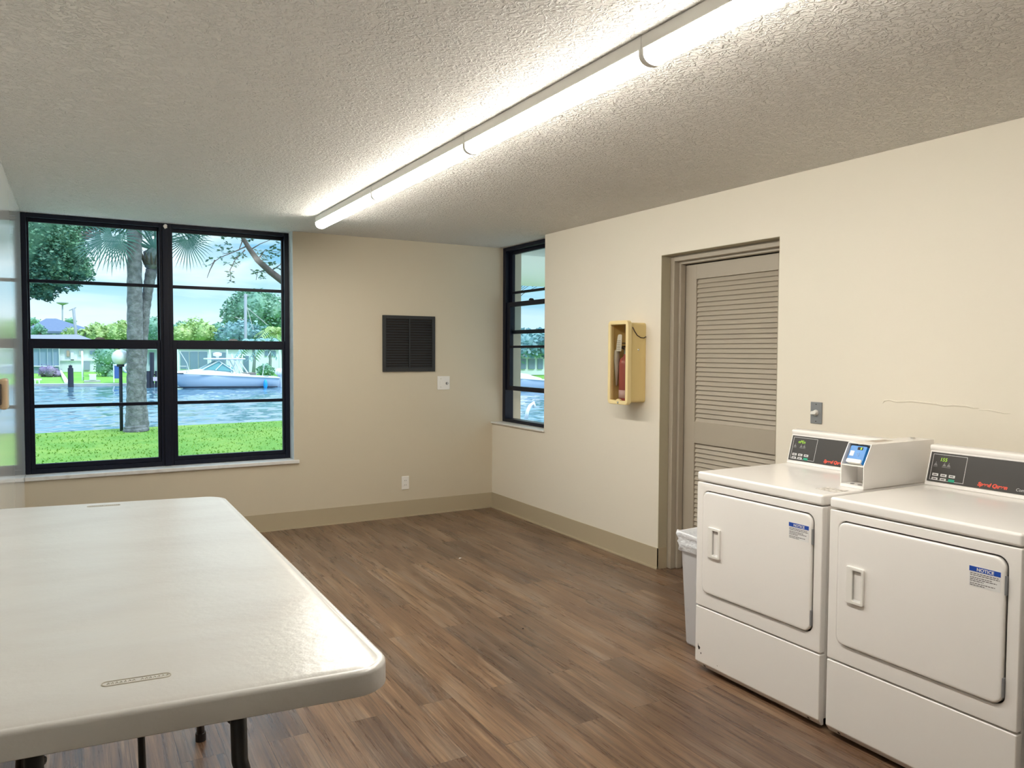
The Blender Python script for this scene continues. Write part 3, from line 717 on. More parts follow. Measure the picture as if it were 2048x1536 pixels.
    for k in range(3):
        for j in range(2):
            u, vv_ = .042+.0345*k-.002*(1-j)*0, .0475-.0172*j; g = (k == 2 and j == 1)
            bb = obj('button', slab_(BM(), u-.0125, u+.0125, vv_-.005, vv_+.0062, d-.0005, d+.0012), M_grn if g else M_btn, pan, bevel=.001, label='green start button' if g else None)
            if not g: obj('button_mark', slab_(BM(), u-.008, u+.007, vv_-.0015, vv_+.0025, d+.0011, d+.0015), M_ink, bb)
    bm = text_bm('Speed Queen', .0205, lambda u, v_, z: cm(.215+u, .0290+v_, d+.0002+z), .0002, .3, .0011, .98); obj('brand_lettering', bm, M_red, pan, label='red slanted maker lettering')
    bm = text_bm('Commercial', .0165, lambda u, v_, z: cm(.356+u, .0290+v_, d+.0002+z), .0002, .25, .0, .95); obj('small_lettering', bm, M_line, pan)
    return t, lp, cab
t1, lp1, cab1 = dryer(1.940, 2.624, 'white front-loading dryer beside the waste bin, under the payment box', 'oPEn', con=.107)
dryer(1.2265, 1.9105, 'white front-loading dryer whose display reads 155, right of the payment box', '155')
dryer(.5175, 1.2015, 'white dryer at the photo\'s right edge, only its front corner showing', '155')
# chipped enamel and scuffs of the first dryer
bm = BM()
prism(bm, [(XD-.0006, 2.597+a, .110+b) for a, b in ((.006, .014), (.004, .004), (-.004, .0), (-.008, -.004), (-.003, -.014), (.002, -.014), (.007, -.004))], (.0008, 0, 0))
ec = obj('enamel_chip', bm, M_dark, lp1); bm = BM(); prism(bm, [(XD-.0006, 2.584+a, .082+b) for a, b in ((.003, .004), (-.003, .003), (-.002, -.004), (.002, -.003))], (.0008, 0, 0))
obj('enamel_chip', bm, M_dark, lp1); bm = BM(); prism(bm, [(XD-.0006, 2.480+a, .060+b) for a, b in ((.002, .002), (-.002, .001), (0, -.002))], (.0008, 0, 0))
obj('enamel_chip', bm, mat('chip_brown', (.08, .06, .05), .7), lp1)
# lint sheet / worn label on the first dryer's top
bm = BM(); box(bm, 2.58, 2.655, 1.955, 2.05, .9212, .9218)
wl = obj('worn_label', bm, mat('worn_label', (.72, .69, .64), .5, noise=(60, (.30, .26, .23), .45, .6)), t1)

# payment box
pb = thing('payment_box', (2.96, 1.99, .9215), 'white metal payment box with blue card reader on the first dryer\'s top', 'payment box')
PY0, PY1 = 1.940, 2.046; zb = .922
side = [(2.726, zb), (2.726, 1.017), (2.772, 1.100), (3.190, 1.100), (3.190, zb)]
for yy in (PY0, PY1-.003):
    # keep clear of the console it passes over
    obj('side_panel', prism(BM(), [(x, yy, z) for x, z in side], (0, .003, 0)), M_white, pb)
bm = BM(); box(bm, 2.772, 3.190, PY0+.003, PY1-.003, 1.0965, 1.1); obj('top_panel', bm, M_white, pb)
bm = BM(); box(bm, 2.728, 2.83, PY0+.003, PY1-.003, 1.010, 1.014); box(bm, 2.83, 2.834, PY0+.003, PY1-.003, zb+.012, 1.0965); box(bm, 2.726, 2.83, PY0+.003, PY1-.003, zb, zb+.012)
obj('inner_housing', bm, M_white, pb)
for yy in (1.975, 2.010): obj('coin_hole', lathe(BM(), (2.752, yy, zb+.012), [(.009, 0), (.009, .0006)], 16), M_dark, pb)
obj('cup_plate', B(2.822, 2.829, 1.948, 2.015, zb+.02, 1.0), mat('brushed_plate', (.55, .54, .50), .45, metal=.4), pb)
bm = BM(); lathe(bm, (3.135, 1.998, 1.1), [(.011, 0), (.011, .004), (.006, .006)], 16); obj('lock', bm, M_chrome, pb)
obj('bare_patch', B(2.86, 2.98, 1.985, 2.035, 1.1001, 1.1004), mat('bare_patch', (.42, .36, .30), .6, noise=(30, (.62, .58, .52), .45, .65)), pb)
# card reader: tilted front parallel to the sloped mouth
q0 = Vector((2.740, 0, 1.018)); qv = Vector((2.780-2.740, 0, 1.094-1.018)).normalized(); qn = Vector((-qv.z, 0, qv.x))
def rm(u, v_, d=0): return q0 + Vector((0, 2.036-u, 0)) + qv*v_ + qn*d
def rslab(bm, u0, u1, v0, v1, d0, d1, r=.004, n=3):
    o = rrect(u1-u0, v1-v0, r, n, (u0+u1)/2, (v0+v1)/2)
    a = [bm.verts.new(rm(x, y, d0)) for x, y in o]; b = [bm.verts.new(rm(x, y, d1)) for x, y in o]
    bm.faces.new(a); bm.faces.new(b[::-1])
    for k in range(len(a)): bm.faces.new((a[k], a[(k+1)%len(a)], b[(k+1)%len(a)], b[k]))
    return bm
rd = obj('card_reader', rslab(BM(), .0, .074, .004, .080, -.03, .0), M_blue, pb, bevel=.002, label='blue contactless card reader')
obj('reader_tray', rslab(BM(), .003, .071, .0025, .020, -.02, .006, .006), M_whitep, rd, bevel=.002)
obj('reader_screen', rslab(BM(), .034, .058, .062, .075, 0, .0006, .001), M_dark, rd)
obj('screen_light', rslab(BM(), .047, .053, .063, .074, .0006, .001, .001), M_disp, rd)
obj('reader_label', rslab(BM(), .006, .024, .034, .056, 0, .0006, .001), M_paper, rd)
bm = BM()
for r in (.005, .009, .013):
    tube(bm, [rm(.036+r*math.cos(a), .042+r*math.sin(a), .0008) for a in [(-.7+.28*k) for k in range(6)]], .0008, 5)
obj('wave_symbol', bm, mat('pale_blue_mark', (.45, .70, .92), .5), rd)

# crumbs on the floor
tag(obj('paper_scrap', blob(BM(), (2.354, 4.851, .003), (.010, .006, .003), 2, .5), M_paper), 'tiny white scrap on the floor in the middle of the room', 'scrap')
tag(obj('dark_crumb', blob(BM(), (2.04, 3.44, .003), (.005, .005, .003), 2, .4), M_dark), 'tiny dark crumb on the floor, nearer than the white scrap', 'crumb')

# ------------------------------------------------------------------ outdoors
ZG = -.15
struct('exterior_wall', B(XO+.001, XO+.012, 4.6, YW2-.001, 0, 2.44), M_extwall)
bm = BM(); box(bm, XO+.02, 10.5, 4.0, 10.3, 2.5, 2.72); struct('balcony_slab', bm, M_soffit)
bm = BM(); prism(bm, [(-60, YO+.01, ZG), (60, YO+.01, ZG), (60, 6.7, ZG), (22, 8.0, ZG), (8.2, 14.6, ZG), (4.3, 18.1, ZG), (1.1, 17.8, ZG), (-.68, 17.4, ZG), (-60, 14, ZG)], (0, 0, -.02))
struct('lawn', bm, M_lawn)
struct('bounce_slab', B(-30, 14, YO+.02, 9.9, ZG, ZG+.03), M_path)  # unseen pale slab, added to bounce neutral light up to the ceiling
struct('side_bounce_slab', B(XO+.02, 14, 0, YO+.01, ZG, ZG+.03), M_path)  # unseen too, added for bright bounce under the balcony
bm = BM()                                  # near seawall face
pl = [(60, 6.7), (22, 8.0), (8.2, 14.6), (4.3, 18.1), (1.1, 17.8), (-.68, 17.4), (-60, 14)]
for (x0, y0), (x1, y1) in zip(pl, pl[1:]): prism(bm, [(x0, y0, ZG-.02), (x1, y1, ZG-.02), (x1, y1, -2), (x0, y0, -2)], (0, -.2, 0))
struct('seawall_near', bm, M_conc)
bm = BM(); prism(bm, [(-120, 5, -1.1), (120, 5, -1.1), (120, 140, -1.1), (-120, 140, -1.1)], (0, 0, -.1))
for v in bm.verts: v.co.z -= .12
struct('canal_water', bm, M_water)
from mathutils import noise as mn          # rippled surface
bm = BM(); NX, NY = 330, 250; g = []
for j in range(NY+1):
    y = 6.9+(66-6.9)*(j/NY)**1.15; row = []
    for i in range(NX+1):
        x = -28+76*i/NX
        z = .045*mn.noise(Vector((x*.9, y*1.5, 0)))+.05*mn.noise(Vector((x*1.9+5, y*3.0, 3)))+.05*mn.noise(Vector((x*.35, y*.6, 9)))
        row.append(bm.verts.new((x, y, -1.1+z)))
    g.append(row)
for a, b in zip(g, g[1:]):
    for i in range(NX): bm.faces.new((a[i], a[i+1], b[i+1], b[i]))
struct('canal_ripples', bm, M_water, smooth=True)
# grass blades near the window and along the water edge
bm = BM(); r2 = random.Random(3)
for k in range(9000):
    y = 8.5+9.4*r2.random()**.8; x = r2.uniform(-.18, .42)*y+r2.uniform(-1, 1)
    if y > 17.3+x*.16: continue
    h = r2.uniform(.015, .04); a = r2.uniform(0, PI); dx, dy = math.cos(a)*.012, math.sin(a)*.012; lx, ly = r2.uniform(-.03, .03), r2.uniform(-.03, .03)
    bm.faces.new([bm.verts.new(p) for p in ((x-dx, y-dy, ZG), (x+dx, y+dy, ZG), (x+lx, y+ly, ZG+h))])
tag(obj('grass', bm, leaf_mat('grass_blade', (.16, .34, .045), (.27, .41, .07), 2)), 'short green grass blades growing over the lawn', 'grass', kind='stuff')
# far bank
def sw(x): return 62.6-.30*x
bm = BM(); prism(bm, [(-60, sw(-60), -.92), (70, sw(70), -.92), (70, sw(70), -2), (-60, sw(-60), -2)], (0, 1.0, 0)); struct('seawall_far', bm, M_conc)
bm = BM()
fl = [(-60, sw(-60)+1, -.94), (70, sw(70)+1, -.94), (75, 75, -.5), (75, 170, -.4), (-80, 170, -.4), (-70, 77, -.45), (20, 74, -.45)]
vs = [bm.verts.new(p) for p in ((-60, sw(-60)+1, -.93), (70, sw(70)+1, -.93), (75, sw(75)+14, -.42), (-60, sw(-60)+14, -.42), (90, 200, -.4), (-100, 200, -.4))]
bm.faces.new((vs[0], vs[1], vs[2], vs[3])); bm.faces.new((vs[3], vs[2], vs[4], vs[5]))
struct('lawn_far', bm, M_lawn_far)
# garden path on the far bank
bm = BM(); a = [at(118, 742, 76), at(122, 742, 76), at(139, 767, 63.9), at(129, 767, 63.9)]
prism(bm, [(p.x, p.y, p.z+.10) for p in a], (0, 0, -.08)); struct('path', bm, M_path)

# --- globe lamp on the lawn
gp = at(243, 851, 17.2); gx = gp.x
gl = thing('garden_lamp', (gx, 17.2, ZG), 'white globe lamp on a thin black post beside the palm trunk', 'garden lamp')
gc = at(241.5, 714.5, 17.2)
obj('post', tube(BM(), [(gx, 17.2, ZG), (gx, 17.2, gc.z-.12)], .032, 10), M_pile, gl, smooth=True)
obj('post_joint', tube(BM(), [(gx, 17.2, .33), (gx, 17.2, .37)], .042, 10), M_pile, gl)
g_ = blob(BM(), (gx, 17.2, gc.z), .158, 3, 0); obj('globe', g_, M_globe, gl, smooth=True)
obj('globe_collar', tube(BM(), [(gx, 17.2, gc.z-.19), (gx, 17.2, gc.z-.13)], .07, 12), M_pile, gl)

# --- cabbage palms
def fan(bm, hub, out_, up_, R_, spread=2.2, n=26, droop=.25, rr=rnd):
    """costapalmate leaf: narrow pointed segments around a hub"""
    out_ = Vector(out_).normalized(); up_ = Vector(up_); up_ = (up_-out_*up_.dot(out_)).normalized(); sd = out_.cross(up_)
    for k in range(n):
        a = -spread+2*spread*k/(n-1); L_ = R_*(1-.22*abs(a)/spread)*rr.uniform(.88, 1.08)
        d = (out_*math.cos(a)+sd*math.sin(a)).normalized(); p1 = hub+d*L_*.45+up_*.03*R_; p2 = hub+d*L_*.75-Vector((0, 0, droop*L_*.12)); p3 = hub+d*L_-Vector((0, 0, droop*L_*.38))
        wv = up_.cross(d).normalized()*L_*spread/n*.34
        p1 = hub+d*L_*.30+up_*.02*R_; v0 = bm.verts.new(hub); a1 = bm.verts.new(p1+wv*.85); b1 = bm.verts.new(p1-wv*.85); a2 = bm.verts.new(p2+wv*.6); b2 = bm.verts.new(p2-wv*.6); v3 = bm.verts.new(p3)
        bm.faces.new((v0, a1, b1)); bm.faces.new((a1, a2, b2, b1)); bm.faces.new((a2, v3, b2))
def frond(parent, base, hub, out_, up_, R_, m=M_frond, **k):
    bm = BM(); tube(bm, [base, (Vector(base)+Vector(hub))/2+Vector((0, 0, .06)), hub], [.022, .016, .010], 6)
    fan(bm, Vector(hub), out_, up_, R_, **k)
    return obj('frond', bm, m, parent)
def trunk_bm(pts, rs, n=16, seed=0):
    from mathutils import noise
    bm = BM(); P = []; R_ = []
    for (a, ra), (b, rb) in zip(zip(pts, rs), zip(pts[1:], rs[1:])):
        for k in range(8):
            t = k/8; P.append(Vector(a).lerp(Vector(b), t)); R_.append((ra+(rb-ra)*t)*(1+.05*math.sin(len(P)*2.3+seed)))
    P.append(Vector(pts[-1])); R_.append(rs[-1])
    return tube(bm, P, R_, n)
YP = 17.0
b0 = at(271, 862, YP); T = lambda px, py, Y=YP: at(px, py, Y)
p1 = thing('palm_tree', (b0.x, YP, ZG), 'tall straight cabbage palm trunk rising past the window top', 'palm tree')
pts = [Vector((b0.x, YP, ZG)), T(270, 848), T(270, 800), T(270, 740), T(270, 640), T(269, 540), T(269, 455), T(269, 380), T(269, 270)]
obj('trunk', trunk_bm(pts, [.24, .18, .155, .15, .145, .135, .135, .14, .15]), M_bark, p1, smooth=True)
cr1 = pts[-1]
for k in range(16):
    a = 2*PI*k/16+.3; el = (.9, .3, -.1)[k % 3]; d = Vector((math.cos(a)*math.cos(el), math.sin(a)*math.cos(el), math.sin(el)))
    frond(p1, cr1, cr1+d*1.2, d+Vector((0, 0, -.2)), (0, 0, 1), 1.0, droop=.8)
p2 = thing('palm_tree', T(300, 862) - Vector((0, 0, 0)), 'shorter cabbage palm leaning right, with a husk-covered crown and fan fronds', 'palm tree')
YQ = 17.15
pts = [at(281, 862, YQ), at(281, 800, YQ), at(281, 740, YQ), at(284, 680, YQ), at(289, 625, YQ), at(296, 580, YQ), at(303, 540, YQ)]
obj('trunk', trunk_bm(pts, [.17, .115, .11, .11, .10, .095, .11], seed=1), M_bark, p2, smooth=True)
hc = at(306, 520, YQ)
obj('crown_husk', blob(BM(), hc, (.17, .16, .24), 3, .35, 1.5, 2), M_bark, p2, smooth=True)
bm = BM(); tube(bm, [at(303, 527, YQ), at(318, 527, YQ)], .035, 6)
for k in range(14):
    a = 2*PI*k/14; q = hc+Vector((math.cos(a)*.14, math.sin(a)*.14, -.1)); tube(bm, [q, q+Vector((math.cos(a)*.1, math.sin(a)*.1, .22))], [.03, .012], 5)
obj('frond_boots', bm, M_bark2, p2)
top2 = at(311, 500, YQ)
def fr2(px, py, Y, ox, oz, R_, oy=0., spread=2.0, n=24):
    hub = at(px, py, Y); frond(p2, top2, hub, RT*ox+Vector((0, 0, oz))+FW*oy, -FW+Vector((0, 0, .25)), R_, spread=spread, n=n)
fr2(226, 474, 16.6, -.45, -1, .70, spread=2.3, n=30)
fr2(246, 486, 17.4, .1, -1, .60, spread=1.5, n=20)
fr2(205, 482, 17.0, -1, -.25, .62, spread=1.3, n=18)
fr2(376, 480, 16.7, .15, -1, .62, spread=2.0, n=30)
fr2(372, 462, 17.4, 1, .1, .62, spread=1.3, n=22)
fr2(311, 476, 16.5, -.1, -1, .42, spread=1.0, n=20)
for k in range(10):
    a = 2*PI*k/10+.2; el = 1.0 if k % 2 else .5; d = Vector((math.cos(a)*math.cos(el), math.sin(a)*math.cos(el), math.sin(el)))
    frond(p2, top2, top2+d*.8, d, (0, 0, 1), .8, droop=.7)
# --- big shade tree at left
def leaf_tree(name, label, base_, clumps, n, size, m, trunk_r=.25, group=None, core=True, bark=M_bark2, cat='tree', seed=1, mc=None):
    base = Vector(base_); rr = random.Random(seed); t = thing(name, base, label, cat, group)
    bm = BM(); c0 = Vector(clumps[0][0])
    for c, r in clumps: leaves(bm, [q for q in blob_pts(c, r*1.08, int(2.6*n*r**2), rr, .72)], size*.75, .6, rr=rr)
    obj('foliage', bm, m, t)
    if core:
        bm = BM()
        for i, (c, r) in enumerate(clumps):
            q = r if isinstance(r, tuple) else (r, r, r); blob(bm, c, tuple(x*.76 for x in q), 2, .6, 1.8, i)
        obj('foliage_core', bm, mc or m, t, smooth=True)
    bm = BM(); b = Vector(base); tube(bm, [b, b.lerp(c0, .5)+Vector((.1, 0, 0)), c0], [trunk_r, trunk_r*.8, trunk_r*.5], 10)
    for c, r in clumps[1:]: tube(bm, [b.lerp(c0, .6), (b.lerp(c0, .8)+Vector(c))/2, c], [trunk_r*.5, trunk_r*.3, trunk_r*.12], 7)
    obj('trunk', bm, bark, t, smooth=True)
    return t
Yt = 24
cl = [(at(20, 470, Yt), 1.5), (at(70, 470, Yt), .75), (at(112, 478, Yt), .62), (at(95, 520, Yt), .72), (at(140, 505, Yt), .50), (at(150, 535, Yt), .40), (at(168, 545, Yt), .26), (at(60, 550, Yt), .55), (at(120, 560, Yt), .33), (at(90, 580, Yt), .30), (at(76, 578, Yt), .28), (at(98, 592, Yt), .13), (at(150, 448, Yt+1), .35), (at(180, 446, Yt+1), .22), (at(205, 452, Yt+1), .16), (at(223, 456, Yt+1), .12), (at(110, 440, Yt+1), .5), (at(148, 570, Yt), .16)]
leaf_tree('shade_tree', 'dense dark green leafy tree filling the upper left of the window', (at(-60, 800, Yt).x, Yt, ZG), cl, 1500, .13, M_leaf, .3, core=True, mc=M_leaf)
# --- almond branch at right
Ya = 11.5
al = thing('almond_tree', (at(650, 760, Ya).x, Ya, ZG), 'bare-limbed tree whose sloping branch and leaf rosettes cross the right pane', 'tree')
bm = BM(); tube(bm, [(at(650, 760, Ya).x, Ya, ZG), at(650, 700, Ya), at(625, 620, Ya), at(570, 566, Ya), at(540, 543, Ya), at(515, 520, Ya), at(497, 495, Ya), at(487, 478, Ya), at(470, 440, Ya)], [.12, .11, .08, .052, .048, .042, .034, .03, .02], 10)
obj('trunk', bm, M_bark2, al, smooth=True)
bm = BM()
tw = [[(492, 493), (465, 505), (445, 508)], [(490, 500), (470, 520), (460, 540), (462, 562)], [(535, 538), (515, 545), (512, 560)], [(500, 500), (520, 488), (545, 478)], [(486, 478), (478, 500), (440, 515), (420, 530)], [(515, 520), (530, 500), (560, 505)], [(540, 543), (560, 530), (565, 520)], [(430, 520), (420, 540), (414, 556)]]
for t_p in tw: tube(bm, [at(x, y, Ya) for x, y in t_p], [.010]+[.006]*(len(t_p)-2)+[.003], 6)
obj('twigs', bm, M_bark2, al, smooth=True)
bm = BM(); rr = random.Random(5)
ros = [(414, 530), (420, 520), (440, 515), (437, 492), (442, 500), (455, 488), (460, 495), (463, 505), (467, 513), (478, 508), (472, 526), (466, 530), (460, 545), (463, 552), (461, 562), (453, 527), (488, 511), (490, 480), (470, 475), (447, 473), (512, 545), (518, 550), (508, 540), (527, 553), (525, 542), (500, 479), (520, 505), (527, 512), (535, 500), (540, 515), (545, 490), (552, 497), (560, 485), (558, 510), (547, 525), (556, 536), (535, 525), (560, 478), (515, 500), (530, 520), (565, 500), (550, 508)]
for x, y in ros:
    c = at(x+rr.uniform(-2, 2), y+rr.uniform(-2, 2), Ya+rr.uniform(-.3, .3))
    for k in range(8):
        a = 2*PI*k/8+rr.random(); d = Vector((math.cos(a), math.sin(a)*.8, rr.uniform(-.6, .5))).normalized(); nn = Vector((rr.gauss(0, .5), rr.gauss(0, .5), 1)); s_ = d.cross(nn).normalized()*.017; l_ = rr.uniform(.05, .085)
        bm.faces.new([bm.verts.new(q) for q in (c, c+d*l_*.6+s_, c+d*l_, c+d*l_*.6-s_)])
obj('leaf_rosettes', bm, M_leaf_dk, al)

# --- far bank: houses
def hbox(bm, pa, pb, Y, depth, zb=None):
    a, b = at(*pa, Y), at(*pb, Y); z0 = b.z if zb is None else zb
    return box(bm, a.x, b.x, Y, Y+depth, z0, a.z)
h1 = thing('house', (at(115, 668, 96).x, 100, -.4), 'far pale house with a dark slate hip roof, at the left behind the shore houses', 'house')
a, b = at(58, 662, 96), at(187, 663, 96)
obj('house_wall', box(BM(), a.x+.3, b.x-.6, 96, 108, -.4, a.z-.05), M_hwhite, h1)
bm = BM(); ez = a.z; ap0, ap1 = at(92, 637, 101), at(112, 637, 101)
v = [bm.verts.new(p) for p in ((a.x-.5, 95.3, ez), (b.x+.5, 95.3, ez), (b.x+.5, 109, ez), (a.x-.5, 109, ez), (ap0.x, 101, ap0.z), (ap1.x, 101, ap1.z), (a.x-.5, 95.3, ez-.25), (b.x+.5, 95.3, ez-.25), (b.x+.5, 109, ez-.25), (a.x-.5, 109, ez-.25))]
for f in ((0, 1, 5, 4), (1, 2, 5), (2, 3, 4, 5), (3, 0, 4), (0, 6, 7, 1), (1, 7, 8, 2), (2, 8, 9, 3), (3, 9, 6, 0), (6, 9, 8, 7)): bm.faces.new([v[i] for i in f])
obj('roof', bm, M_roofd, h1)
for x0, x1 in ((90, 104), (112, 118), (158, 172)):
    bm = BM(); hbox(bm, (x0, 664), (x1, 672), 95.9, .1); obj('window', bm, M_hglass, h1)
h2 = thing('house', (at(110, 700, 77).x, 80, -.5), 'white shore house with grey-brown roof and a screened porch at its left', 'house')
a, b = at(50, 689, 77), at(200, 689, 77)
obj('house_wall', box(BM(), at(119, 700, 77).x, at(205, 700, 77).x, 77, 88, -.5, a.z+.1), M_hwhite, h2)
bm = BM(); r0, r1 = at(40, 672, 81), at(156, 671, 81)
v = [bm.verts.new(p) for p in ((a.x-.5, 76.6, a.z), (b.x+.6, 76.6, a.z), (b.x+.6, 89, a.z), (a.x-.5, 89, a.z), (r0.x, 81, r0.z+.1), (r1.x, 81, r1.z+.1), (a.x-.5, 76.6, a.z-.2), (b.x+.6, 76.6, a.z-.2))]
for f in ((0, 1, 5, 4), (1, 2, 5), (2, 3, 4, 5), (3, 0, 4), (0, 6, 7, 1)): bm.faces.new([v[i] for i in f])
obj('roof', bm, M_roofb, h2)
bm = BM(); hbox(bm, (60, 697), (118, 750), 75.6, 1.2); po = obj('porch', bm, M_screen, h2)
bm = BM()
for x in (64, 80, 95, 106, 119): hbox(bm, (x-.7, 695), (x+.7, 750), 75.4, .15)
hbox(bm, (60, 731.5), (119, 733), 75.4, .15); hbox(bm, (60, 694), (121, 697), 75.4, .15); obj('porch_frame', bm, M_hwhite, po)
for (x0, y0_, x1, y1_, m_) in ((133, 701, 139, 713, mat('shutter_tan', (.45, .33, .26), .7)), (141, 705, 148, 722, M_hwhite), (158, 701, 167, 711, M_conc), (180, 702, 195, 709, M_hglass), (167, 724, 180, 740, mat('screen_panel', (.30, .34, .44), .6))):
    bm = BM(); hbox(bm, (x0, y0_), (x1, y1_), 76.8, .25); obj('window' if m_ is M_hglass else 'wall_panel', bm, m_, h2)
for (x0, y0_, x1, y1_) in ((122, 719, 200, 721),):
    bm = BM(); hbox(bm, (x0, y0_), (x1, y1_), 76.8, .12); obj('fence_rail', bm, M_hwhite, h2)
h3 = thing('house', (at(460, 700, 70).x, 74, -.5), 'long white shore house with broad windows behind the motor boat', 'house')
obj('house_wall', box(BM(), at(340, 700, 70).x, at(610, 700, 70).x, 70, 82, -.6, at(450, 698, 70).z), M_hwhite, h3)
obj('roof', prism(BM(), [(at(338, 697, 69).x, 69.7, at(450, 697, 69).z), (at(620, 697, 69).x, 69.7, at(450, 697, 69).z), (at(620, 688, 76).x, 76, at(450, 686, 76).z), (at(338, 688, 76).x, 76, at(450, 686, 76).z)], (0, .1, .12)), M_roofb, h3)
for x0, x1, y0_, y1_ in ((361, 378, 704, 738), (380, 396, 704, 738), (398, 415, 704, 738), (424, 452, 705, 730), (487, 498, 712, 746), (530, 552, 702, 712)):
    bm = BM(); hbox(bm, (x0, y0_), (x1, y1_), 69.9, .12); obj('window', bm, M_hglass, h3)
bm = BM()
for x in (356, 420, 455, 480, 512, 560): hbox(bm, (x-1.4, 699), (x+1.4, 752), 68.6, .3)
obj('porch_post', bm, M_hwhite, h3)
h4 = thing('house', (at(312, 700, 74).x, 76, -.5), 'pale blue-grey shore building just right of the palm trunk', 'house')
obj('house_wall', box(BM(), at(252, 700, 74).x, at(333, 700, 74).x, 74, 80, -.6, at(310, 699, 74).z), mat('stucco_blue', (.50, .56, .66), .8), h4)
obj('roof', box(BM(), at(250, 700, 73).x, at(336, 700, 73).x, 73.4, 80.5, at(310, 699, 74).z, at(310, 694, 74).z), M_hwhite, h4)
bm = BM(); hbox(bm, (298, 705), (306, 728), 73.9, .1); obj('window', bm, M_hglass, h4)

# --- far bank: plants
GT = 'trees and shrubs on the far bank'
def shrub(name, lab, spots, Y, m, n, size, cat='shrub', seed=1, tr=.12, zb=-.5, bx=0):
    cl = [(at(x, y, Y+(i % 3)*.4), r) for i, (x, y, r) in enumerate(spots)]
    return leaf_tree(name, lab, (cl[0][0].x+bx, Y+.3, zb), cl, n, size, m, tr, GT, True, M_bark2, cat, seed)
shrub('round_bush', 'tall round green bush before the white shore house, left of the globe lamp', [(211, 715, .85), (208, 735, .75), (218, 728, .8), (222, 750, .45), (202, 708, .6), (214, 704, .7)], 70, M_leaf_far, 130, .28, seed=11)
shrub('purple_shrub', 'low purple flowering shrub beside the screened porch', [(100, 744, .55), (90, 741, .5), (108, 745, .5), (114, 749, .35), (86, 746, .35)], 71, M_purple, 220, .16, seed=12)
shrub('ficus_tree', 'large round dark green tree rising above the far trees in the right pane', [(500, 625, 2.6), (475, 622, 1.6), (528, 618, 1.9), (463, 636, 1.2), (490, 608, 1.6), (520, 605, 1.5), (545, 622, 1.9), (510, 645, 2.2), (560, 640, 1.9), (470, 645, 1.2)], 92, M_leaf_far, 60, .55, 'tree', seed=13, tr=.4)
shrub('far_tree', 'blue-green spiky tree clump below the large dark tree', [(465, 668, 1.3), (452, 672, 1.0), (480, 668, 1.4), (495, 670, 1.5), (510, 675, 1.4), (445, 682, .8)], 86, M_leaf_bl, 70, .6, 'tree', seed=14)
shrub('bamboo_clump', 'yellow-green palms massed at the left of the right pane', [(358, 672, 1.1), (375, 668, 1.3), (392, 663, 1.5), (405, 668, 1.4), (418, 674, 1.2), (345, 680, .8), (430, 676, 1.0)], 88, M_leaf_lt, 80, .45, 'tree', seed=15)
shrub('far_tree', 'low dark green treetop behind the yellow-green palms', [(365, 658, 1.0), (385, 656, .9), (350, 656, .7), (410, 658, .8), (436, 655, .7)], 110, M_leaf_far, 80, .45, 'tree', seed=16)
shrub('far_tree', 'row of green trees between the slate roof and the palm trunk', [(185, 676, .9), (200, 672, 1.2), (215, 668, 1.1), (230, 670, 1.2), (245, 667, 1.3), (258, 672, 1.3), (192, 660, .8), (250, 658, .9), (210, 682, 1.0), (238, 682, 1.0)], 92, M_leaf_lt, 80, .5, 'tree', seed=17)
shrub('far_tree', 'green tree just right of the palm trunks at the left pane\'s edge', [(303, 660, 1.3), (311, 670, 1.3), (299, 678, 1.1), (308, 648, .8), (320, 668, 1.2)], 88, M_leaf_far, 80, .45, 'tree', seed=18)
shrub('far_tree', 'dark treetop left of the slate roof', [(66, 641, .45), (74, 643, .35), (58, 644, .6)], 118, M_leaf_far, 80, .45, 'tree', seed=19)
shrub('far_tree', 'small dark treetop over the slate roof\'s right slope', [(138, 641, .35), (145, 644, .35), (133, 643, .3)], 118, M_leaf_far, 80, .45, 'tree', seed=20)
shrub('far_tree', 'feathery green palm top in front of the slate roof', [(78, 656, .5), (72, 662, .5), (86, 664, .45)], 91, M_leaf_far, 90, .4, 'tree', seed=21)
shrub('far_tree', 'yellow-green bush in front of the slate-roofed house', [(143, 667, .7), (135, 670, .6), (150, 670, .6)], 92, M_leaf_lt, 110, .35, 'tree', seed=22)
def far_palm(px, pyc, Y, R_, lab, m, pyb=752, n=16):
    c = at(px, pyc, Y); t = thing('feather_palm', (c.x, Y, -.6), lab, 'palm tree', GT)
    obj('trunk', tube(BM(), [(c.x, Y, -.6), (c.x+.1, Y, (c.z-.6)/2), c], [.16, .12, .10], 8), M_pole, t, smooth=True)
    for k in range(n):
        a = 2*PI*k/n+.3*math.sin(k); el = (.2, .7, 1.1)[k % 3]; bm = BM(); P = []
        for j in range(7):
            s = j/6; P.append(c+Vector((math.cos(a)*math.cos(el)*s*R_, math.sin(a)*math.cos(el)*s*R_, math.sin(el)*s*R_-R_*.75*s*s)))
        tube(bm, P, [.04]*3+[.02]*4, 4)
        for j in range(1, 7):
            for q in (0, .5):
                p = P[j-1].lerp(P[j], q+.25); dd = (P[j]-P[j-1]).normalized(); sd = dd.cross(Vector((0, 0, 1))).normalized()
                for s_ in (-1, 1):
                    e_2 = p+sd*s_*R_*.24+dd*R_*.10-Vector((0, 0, R_*.10)); bm.faces.new([bm.verts.new(z) for z in (p-dd*.07, p+dd*.07, e_2)])
        obj('frond', bm, m, t)
    return t
far_palm(553, 668, 84, 3.0, 'bushy yellow-green palm at the right edge of the right pane', M_leaf_lt)
far_palm(538, 690, 66, 2.2, 'slim palm standing in front of the long white house', M_leaf_bl, n=10)
far_palm(506, 690, 66, 2.0, 'slim palm beside the motor boat\'s cockpit', M_leaf_bl, n=10)
far_palm(170, 664, 92, 1.3, 'little palm before the slate roof\'s right end', M_leaf_lt, n=9)
